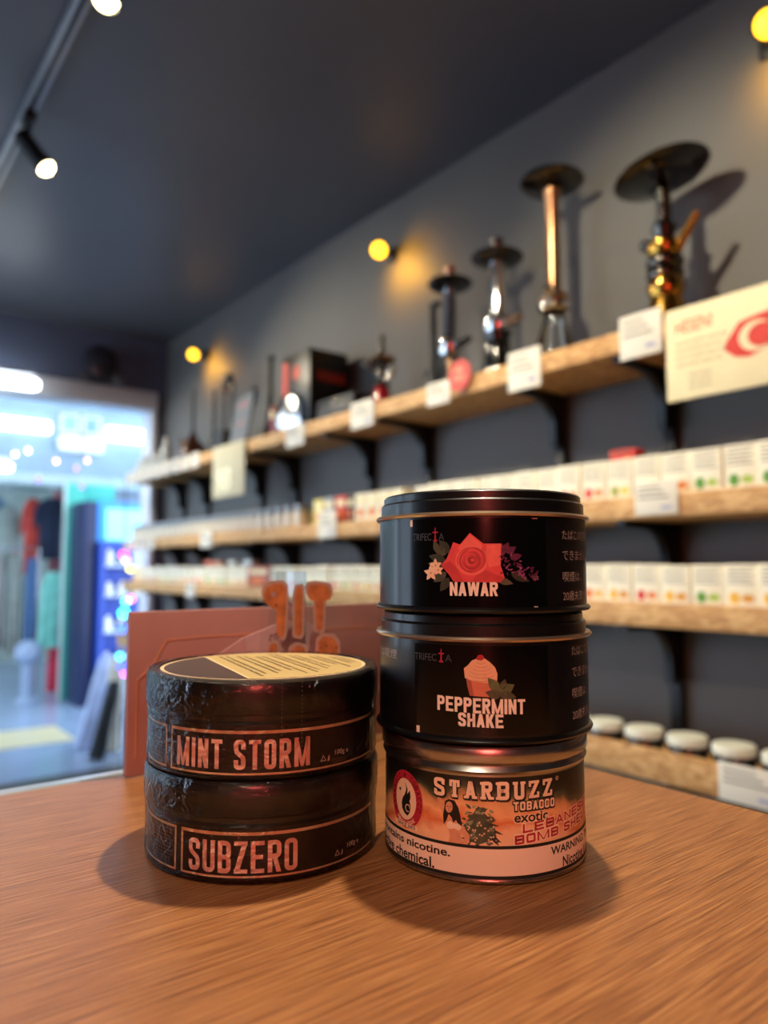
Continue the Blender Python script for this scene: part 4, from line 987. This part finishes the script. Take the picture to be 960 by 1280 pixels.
ORD += ['twenty-' + q for q in ORD[:9]] + ['thirtieth'] + ['thirty-' + q for q in ORD[:9]] + ['fortieth']
rnd = random.Random(21)
names = ('yellow', 'green', 'red', 'orange', 'brown', 'olive')
y = .655; n_ = 0
while y < 1.78:
    k = rnd.randrange(6)
    pack(1.475 + rnd.uniform(-.004, .006), y, Z2, k, 'white pack with %s fruit print, %s from the right edge, second shelf' % (names[k], ORD[n_]), 'white packs on the second shelf, right', (1, 1, 1 + rnd.uniform(-.03, .02)), rnd.uniform(-.03, .03)); y += .0705; n_ += 1
y = .66; n_ = 0
while y < 1.40:
    k = rnd.randrange(6)
    pack(1.475 + rnd.uniform(-.004, .006), y, Z3, k, 'white pack with %s fruit print, %s from the right edge, third shelf' % (names[k], ORD[n_]), 'white packs on the third shelf, right', (1, 1, .93 + rnd.uniform(-.03, .02)), rnd.uniform(-.03, .03)); y += .0705; n_ += 1
# a red pack lying on the row, and the coloured group left of the tins
t = pack(1.51, 1.02, Z2 + .093, 2, 'flat red pack lying on top of the white packs', None, (1, 1, .3)); t.children[0].data = t.children[0].data.copy(); t.children[0].data.materials[0] = M_red
def colour_pack(y, w, h, col, label, x=1.47, z=Z2, group=None):
    t = empty('tobacco_pack', (x, y, z + .0005)); tag(t, label, 'pack', group)
    B().box(0, .05, -w / 2, w / 2, 0, h, .002).obj('carton', mat('pack' + col, col, .45, vary=.06), t)
    flat('front_print', [(poly2d(rect(w * .12, w * .88, h * .62, h * .84)), 0, 0), (poly2d(ell(w * .5, h * .3, w * .3, h * .16, 14)), 1, 0)], [M_cream, mat('blot#e0762c', '#e0762c', .5)], facing_room(-.0003, w / 2, 0), t)
colour_pack(2.285, .062, .090, '#e6d87a', 'pale yellow pack beside the grey and red packs'); colour_pack(2.215, .062, .092, '#9aa2a8', 'grey pack between the yellow and red packs'); colour_pack(2.14, .066, .094, '#c83c2c', 'bright red pack left of the tall tin stack'); colour_pack(2.08, .04, .09, '#3a2420', 'narrow dark pack beside the bright red pack')
for k in range(4): colour_pack(2.02 - k * .066, .062, .092, '#ece4c4', ORD[k] + ' cream pack to the right of the narrow dark pack', group='cream packs by the tall tin stack')
# glass jars with grey lids along the far second shelf
JB = B().lathe([(0, 0), (.030, 0), (.033, .004), (.033, .052), (.028, .058), (0, .058)], 20).mesh('glass', mat('jar_cream', '#dcd4bc', .25, vary=.08, coat=.4))
JL = B().lathe([(.0, .0585), (.031, .0585), (.032, .062), (.032, .080), (.030, .082), (0, .082)], 20).mesh('lid', mat('jar_grey', '#8e969a', .3, metal=.3, vary=.06))
k = 0
for row, x in ((0, 1.49), (1, 1.57)):
    y = 2.43 + row * .035; n_ = 0
    while y < 4.28:
        t = empty('storage_jar', (x, y, Z2 + .0005)); tag(t, 'small cream jar with grey lid, %s from the right in the %s row' % (ORD[n_], ('front', 'back')[row]), 'jar', '%s row of small jars on the second shelf' % ('front', 'back')[row])
        put('jar_body', JB, t); put('lid', JL, t); y += .075; n_ += 1
# third shelf, left of the tins: mixed pale packs
rnd = random.Random(33); y = 1.55; n_ = 0
while y < 4.28:
    if 2.62 < y < 2.80:
        colour_pack(2.74, .20, .085, '#a4523a', 'wide brown red carton among pale packs on the third shelf', z=Z3); y = 2.88; continue
    k = rnd.randrange(6)
    pack(1.475 + rnd.uniform(-.004, .006), y, Z3, k, 'pale pack with %s print, %s leftward from the tall tins, third shelf' % (names[k], ORD[n_]), 'pale packs on the third shelf, left', (1, 1, .90 + rnd.uniform(-.04, .04))); y += .0705; n_ += 1
for k, (y, c) in enumerate(((3.30, '#c87060'), (3.20, '#c98a6a'), (3.05, '#b8c0c0'), (2.90, '#b8c8d0'))):
    tag(B().box(1.50, 1.55, y - .04, y + .04, Z3 + .09, Z3 + .112, .003).obj('small_carton', mat('smallpack' + c, c, .5)), 'small %s carton lying on the pale packs' % ('rose', 'salmon', 'silver', 'sky blue')[k], 'carton')
# lowest shelf jars with pale lids
M_lid = mat('pale_lid', '#eef2e2', .35, vary=.04)
M_jglass = mat('jar_dark_glass', '#2c2620', .12, vary=.3, coat=.5)
for k, y in enumerate((1.30, 1.195, 1.095, .990, .885, .782, .680, .575)):
    t = empty('lidded_jar', (1.525, y, Z4 - .0445)); tag(t, 'squat glass jar with pale green lid, number %s from the right edge' % ('eight', 'seven', 'six', 'five', 'four', 'three', 'two', 'one')[k], 'jar', 'jars with pale lids on the lowest shelf')
    B().lathe([(0, 0), (.036, 0), (.041, .005), (.041, .040), (.037, .046), (0, .046)], 28).obj('glass', M_jglass, t)
    B().lathe([(0, .0465), (.040, .0465), (.0425, .049), (.0425, .064), (.040, .0665), (.02, .067), (0, .067)], 28).obj('lid', M_lid, t)

# ------------------------------------------------------------------ doorway, corridor and the shop across
struct(B().box(-4, 7, YF + .001, 12, -.1, 0).obj('floor_corridor', mat('corridor_floor', '#8fa0b8', .16, vary=.08, scale=2)))
struct(B().box(-4, 7, YF + .15, 12, 3.3, 3.4).obj('ceiling_corridor', mat('corridor_ceiling', '#d5dde0', .7, vary=.03)))
struct(B().box(-4, 7, 10, 10.1, 0, 3.3).obj('wall_shop', mat('shop_wall', '#a8b5a8', .7, vary=.1, scale=2)))
struct(B().box(1.9, 7, 7.3, 7.4, 0, 3.3).obj('wall_corridor', mat('corridor_wall', '#aebac4', .6, vary=.06)))
t = empty('floor_light_patch', (0, 0, 0)); tag(t, 'long pale yellow light patch painted on the corridor floor', 'strip')
B().box(-1.5, 1.45, 5.2, 5.75, .0, .004).obj('strip', mat('floor_light_cream', '#d6c79c', .3, vary=.05), t)  # cream slab colour stands in for bright light on the floor
# header fascia of the shop across
t = empty('shop_fascia', (0, 6.9, 1.90)); tag(t, 'white shop fascia with picture panels above the clothes shop', 'fascia')
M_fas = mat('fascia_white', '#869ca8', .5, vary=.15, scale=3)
B().box(-3, 3.2, 0, .08, 0, 1.3, .004).obj('panel', M_fas, t)
B().box(-3, 3.2, -.05, -.0005, -.04, .06, .004).obj('ledge', mat('ledge_grey', '#9fb0b0', .5), t)
for k, x in enumerate((1.70, 1.89)):
    pf = B().box(x, x + .165, -.02, -.0005, .44, .62, .003).obj('picture_frame', mat('beige_frame', '#cfc8b8', .5), t)
    B().box(x + .03, x + .14, -.026, -.0205, .47, .60).obj('picture', mat('picture_blue', '#7fa3b8', .4, vary=.2, scale=8), pf)
    B().box(x - .02, x + .175, -.12, -.0005, .27, .41, .03).obj('air_unit', mat('unit_cream', '#eef0e4', .5), t)
for x0, x1, z0, z1 in ((-.8, 1.62, .42, .52), (2.10, 2.60, .42, .54)):
    B().box(x0, x1, -.06, -.0005, z0, z1, .02).obj('light_tube', mat('cool_tube', '#ffffff', .4, emit=(.86, .97, 1, 1), strength=5), t)
# corridor tube lamps
for (x0, x1, y, z, l, top) in ((-.5, .925, 4.2, 2.115, 'white tube lamp hanging just inside the doorway lintel, top left', ZC), (-.5, 1.10, 5.7, 1.85, 'white tube lamp hanging lower, left of the clothes', 3.3)):
    t = empty('tube_lamp', (0, y, z)); tag(t, l, 'lamp')
    B().lathe([(0, x0), (.022, x0 + .002), (.032, x0 + .03), (.032, x1 - .03), (.022, x1 - .002), (0, x1)], 20, Matrix.Rotation(R(90), 4, 'Y')).obj('tube', mat('cool_tube2', '#ffffff', .4, emit=(.86, .95, 1, 1), strength=9), t)
    B().box(x0 + .02, x1 - .02, -.02, .02, .045, .065, .004).obj('housing', M_alu, t)
    for xx in (x0 + .2, x1 - .3): B().tube([(xx, 0, .06), (xx, 0, top - z - .0005)], .003, 6).obj('hanger_wire', M_alu, t)
d = bpy.data.lights.new('corridor_ceiling_light', 'AREA'); d.shape = 'RECTANGLE'; d.size = 5; d.size_y = 1.2; d.energy = 25; d.color = (.82, .93, 1)
o = bpy.data.objects.new('corridor_ceiling_light', d); C.objects.link(o); o.location = (1.0, 5.7, 3.28)
t = empty('ceiling_light', (1.0, 5.7, 3.3)); tag(t, 'flat corridor ceiling light outside the doorway', 'light'); B().box(-2.5, 2.5, -.6, .6, -.015, -.0005, .003).obj('diffuser', mat('diffuser', '#f4f8f8', .5), t)
# teal door frame
t = empty('teal_frame', (0, 6.805, 0)); tag(t, 'teal green upright frame beside the hanging clothes', 'frame')
M_teal = mat('teal_paint', '#3fae98', .4, vary=.05)
B().box(1.76, 1.925, 0, .04, 0, 1.885, .006).obj('upright', M_teal, t)
B().box(1.93, 2.18, 0, .04, 1.72, 1.885, .006).obj('crossbar', M_teal, t)
B().box(1.74, 1.7595, .0, .03, 0, 1.885).obj('pale_edge', mat('pale_edge', '#c8d8d0', .5), t)
# clothes: hanging garments with sleeves and folds
def garment(x, y, z, w, h, col, label, kind='shirt', hang=True, name='hanging_garment'):
    t = empty(name, (x, y, z)); tag(t, label, 'garment', 'clothes in the shop across')
    rr = random.Random(int(x * 1000 + h * 77)); n = 14; b_ = B(); rows = 9; grid = []
    for side in (-1, 1):
        g = []
        for i in range(rows + 1):
            v = i / rows; row = []
            wid = w * (.5 + (.12 if kind == 'dress' else 0) * (1 - v)) * (1 if v < .85 else 1 - (v - .85) * 2.2)
            for j in range(n + 1):
                u = j / n * 2 - 1
                fold = .012 * math.sin(u * 9 + rr.random() * .6) * (1.2 - v) 
                row.append(b_.bm.verts.new((u * wid, side * (.035 * math.sqrt(max(0, 1 - u * u)) + .004) + fold, v * h)))
            g.append(row)
        grid.append(g)
    for g in grid:
        for i in range(rows):
            for j in range(n): b_.bm.faces.new((g[i][j], g[i][j + 1], g[i + 1][j + 1], g[i + 1][j]))
    for i in range(rows):
        for j in (0, n): b_.bm.faces.new((grid[0][i][j], grid[1][i][j], grid[1][i + 1][j], grid[0][i + 1][j]))
    for i in (0, rows):
        for j in range(n): b_.bm.faces.new((grid[0][i][j], grid[0][i][j + 1], grid[1][i][j + 1], grid[1][i][j]))
    m_ = mat('cloth' + col, col, .85, vary=.18, scale=9)
    b_.obj('cloth', m_, t)
    if kind == 'shirt':
        for s_ in (-1, 1):
            B().tube([(s_ * w * .40, 0, h * .93), (s_ * w * .55, 0, h * .80), (s_ * w * .62, .01, h * .55)], [w * .13, w * .13, w * .10], 10).obj('sleeve', m_, t)
    if hang:
        B().tube([(-w * .3, 0, h * .95), (0, 0, h + .05), (w * .3, 0, h * .95)], .006, 6).obj('hanger', M_chrome, t)
        B().tube([(0, 0, h + .05), (0, 0, h + .09), (.02, 0, h + .11)], .004, 6).obj('hook', M_chrome, t)
    return t
garment(1.80, 7.47, 1.22, .22, .58, '#262f42', 'dark navy shirt hanging beside the teal frame')
garment(1.66, 7.6, 1.08, .14, .72, '#c8483c', 'bright red shirt hanging behind the navy shirt')
garment(1.92, 7.66, .93, .18, .95, '#c8727a', 'dusty pink shirt behind the navy shirt')
garment(1.80, 7.22, .42, .24, .68, '#79c4b2', 'mint green fluffy top below the navy shirt', 'dress')
garment(1.86, 7.32, -.0 + .01, .16, .55, '#c8354a', 'raspberry red cloth reaching the floor under the mint top', 'dress', False)
garment(1.625, 7.40, .33, .10, .90, '#4d6c94', 'blue denim trousers hanging left of the mint top', 'dress')
garment(1.49, 7.40, .35, .10, .88, '#8b8f86', 'grey green trousers hanging left of the blue denim', 'dress')
garment(1.355, 7.40, .41, .10, .82, '#8d8882', 'grey trousers hanging at the left edge', 'dress')
garment(1.46, 7.7, 1.10, .18, .62, '#9aa59a', 'pale grey green shirt hanging at the left edge')
garment(1.33, 7.8, 1.25, .20, .58, '#5c88a8', 'light blue shirt hanging at the upper left edge')
t = empty('clothes_rail', (0, 7.62, 0)); tag(t, 'steel clothes rail carrying the shirts across the corridor', 'rail')
B().tube([(-.5, 0, 1.90), (2.0, 0, 1.90)], .012, 8).obj('rail', M_chrome, t)
for x in (-.5, 2.0): B().tube([(x, 0, 0), (x, 0, 1.90)], .012, 8).obj('leg', M_chrome, t)
t = empty('clothes_rail', (0, 7.40, 0)); tag(t, 'low steel clothes rail carrying the trousers across the corridor', 'rail')
B().tube([(-.2, 0, 1.32), (1.68, 0, 1.32)], .010, 8).obj('rail', M_chrome, t)
for x in (-.2, 1.68): B().tube([(x, 0, 0), (x, 0, 1.32)], .010, 8).obj('leg', M_chrome, t)
t = empty('round_stool', (1.50, 6.85, 0)); tag(t, 'pale round headed floor stand below the trousers', 'stand')
B().sphere((0, 0, .42), .11).obj('head', mat('stand_pale', '#8696ac', .4), t); B().lathe([(0, 0), (.10, 0), (.10, .02), (.05, .06), (.05, .33), (0, .33)], 20).obj('foot', mat('stand_pale', '#8696ac', .4), t)
# string of small fairy lights along the fascia ledge
for (x, z, c, l) in ((1.33, 2.10, '#f0d8e8', 'pale'), (1.43, 2.14, '#ffffff', 'white'), (1.66, 2.07, '#e8a8c8', 'pink'), (1.83, 2.02, '#9050e0', 'violet'), (1.88, 1.86, '#8030e0', 'deep violet'), (1.52, 1.90, '#7040c8', 'dim violet'), (1.92, 2.10, '#e09858', 'orange')):
    t = empty('fairy_light', (x, 6.8, z)); tag(t, 'tiny %s fairy light hanging at the shop fascia' % l, 'light', 'fairy lights on the shop fascia')
    B().sphere((0, 0, 0), .016).obj('bulb', mat('fairy' + c, c, .3, emit=c, strength=7), t); B().lathe([(0, .014), (.008, .014), (.008, .035), (0, .035)], 10).obj('socket', M_white, t)
# blue drinks cooler
t = empty('drinks_cooler', (1.90, 6.35, 0)); tag(t, 'blue drinks cooler with bright cyan header beyond the doorway', 'cooler')
M_blue = mat('cooler_blue', '#1c3f9c', .35, vary=.06)
B().box(0, .75, 0, .44, 0, 1.36, .01).box(.0, .05, -.08, -.0005, .05, 1.36).obj('cabinet', M_blue, t)
B().box(-.11, -.0005, .02, .44, 0, 1.70, .006).obj('side_panel', mat('cooler_navy', '#141d44', .4), t)
B().box(.0, .75, .0, .4, 1.3605, 1.70, .02).obj('header', mat('cooler_header', '#2a70c8', .3, emit=(.06, .30, .75, 1), strength=.9), t)
B().box(.06, .72, -.012, -.0005, 1.375, 1.64, .004).obj('lit_panel', mat('cooler_cyan', '#7ad0e8', .3, emit=(.32, .78, .92, 1), strength=.9), t)
for k, z in enumerate((.30, .60, .90, 1.15)): B().box(.04, .73, -.10, -.0005, z, z + .02, .003).obj('shelf', mat('cooler_shelf', '#c8d0d8', .4), t)
rnd = random.Random(11); k = 0
for z in (.32, .62, .92, 1.17):
    for j in range(6):
        h = rnd.uniform(.10, .15); c = rnd.choice(('#d8d4c8', '#e8ece8', '#a8c8c0', '#d8b890', '#c8d0e0'))
        o_ = empty('drink_bottle', (1.98 + j * .115, 6.30, z + .0008)); tag(o_, '%s drink bottle from the left on the %s shelf of the cooler' % (ORD[j], {.32: 'lowest', .62: 'second lowest', .92: 'second highest', 1.17: 'highest'}[z]), 'bottle', 'bottles in the drinks cooler')
        B().lathe([(0, 0), (.036, 0), (.038, .006), (.038, h * .65), (.016, h * .85), (.016, h * .86), (0, h * .86)], 14).obj('bottle', mat('drink' + c, c, .35), o_)
        B().lathe([(0, h * .865), (.018, h * .865), (.018, h), (0, h)], 12).obj('cap', M_white, o_)
# bundle of draped coats by the doorway
for (x, y, w, h, c, l, k) in ((1.42, 4.92, .09, .58, '#a8b8d8', 'pale blue coat leaning at the doorway', 'dress'), (1.40, 4.60, .08, .46, '#303438', 'black coat leaning at the doorway', 'dress'), (1.53, 4.74, .09, .58, '#cfccba', 'beige grey coat leaning at the doorway', 'dress'), (1.61, 4.88, .10, .50, '#8c92a8', 'slate coat leaning at the doorway', 'dress')):
    g = garment(x, y, .004, w, h, c, l, k, False, 'draped_coat'); g.rotation_euler = (R(-4), R(14 if x < 1.5 else 4), 0); g['group'] = 'coats leaning at the doorway'
# string of coloured LED bulbs beside the shelf end
t = empty('led_string', (1.42, 4.24, 0)); tag(t, 'hanging string of magenta, cyan and blue LED bulbs by the doorway', 'lights')
B().tube([(-.005, 0, 1.65), (0, 0, 1.2), (.01, 0, .9), (-.005, 0, .5), (.01, 0, .0)], .003, 6).obj('cord', M_black, t)
for (x, z, c, s_, l) in ((1.405, 1.215, (1, .05, .85), 1.0, 'magenta'), (1.42, 1.185, (1, .35, .9), .9, 'pink'), (1.445, 1.135, (.9, .85, .05), .8, 'yellow'), (1.455, .965, (1, .15, .8), .9, 'rose'), (1.425, .95, (.1, .75, 1), 1.0, 'sky'), (1.415, .885, (.05, .7, 1), 1.4, 'cyan'), (1.405, .80, (.02, .08, 1), 1.1, 'blue'), (1.40, .645, (.05, .6, 1), 1.0, 'azure'), (1.41, .59, (.03, .06, .9), 1.0, 'indigo'), (1.425, .545, (.8, .1, .9), .7, 'purple')):
    lb = B().sphere((x - 1.42, -.025, z), .019 * s_).obj('bulb', mat('led_' + l, (*c, 1), .3, emit=(*c, 1), strength=7), t)
    B().lathe([(0, .017 * s_), (.008, .017 * s_), (.008, .034 * s_), (0, .034 * s_)], 10, loc=(x - 1.42, -.025, z)).obj('socket', M_black, lb)
# dark plush ornament on the lintel
t = empty('lintel_ornament', (1.28, YF - .06, 2.2155)); tag(t, 'dark rounded ornament sitting on the doorway lintel', 'ornament')
B().sphere((0, 0, .11), .10, (1, .6, 1.1)).obj('body', mat('ornament_dark', '#23242c', .8, vary=.2), t)
B().sphere((-.035, -.05, .06), .03, (1, .5, 1)).obj('face', mat('ornament_brown', '#5a4644', .8), t)
B().prism([(.06, 0), (.14, 0), (.075, .07)], 1, -.03, .03).obj('side_wedge', mat('ornament_grey', '#5c6068', .7), t)
B().prism([(-.15, 0), (-.06, 0), (-.09, .05)], 1, -.03, .03).obj('side_wedge', mat('ornament_grey', '#5c6068', .7), t)
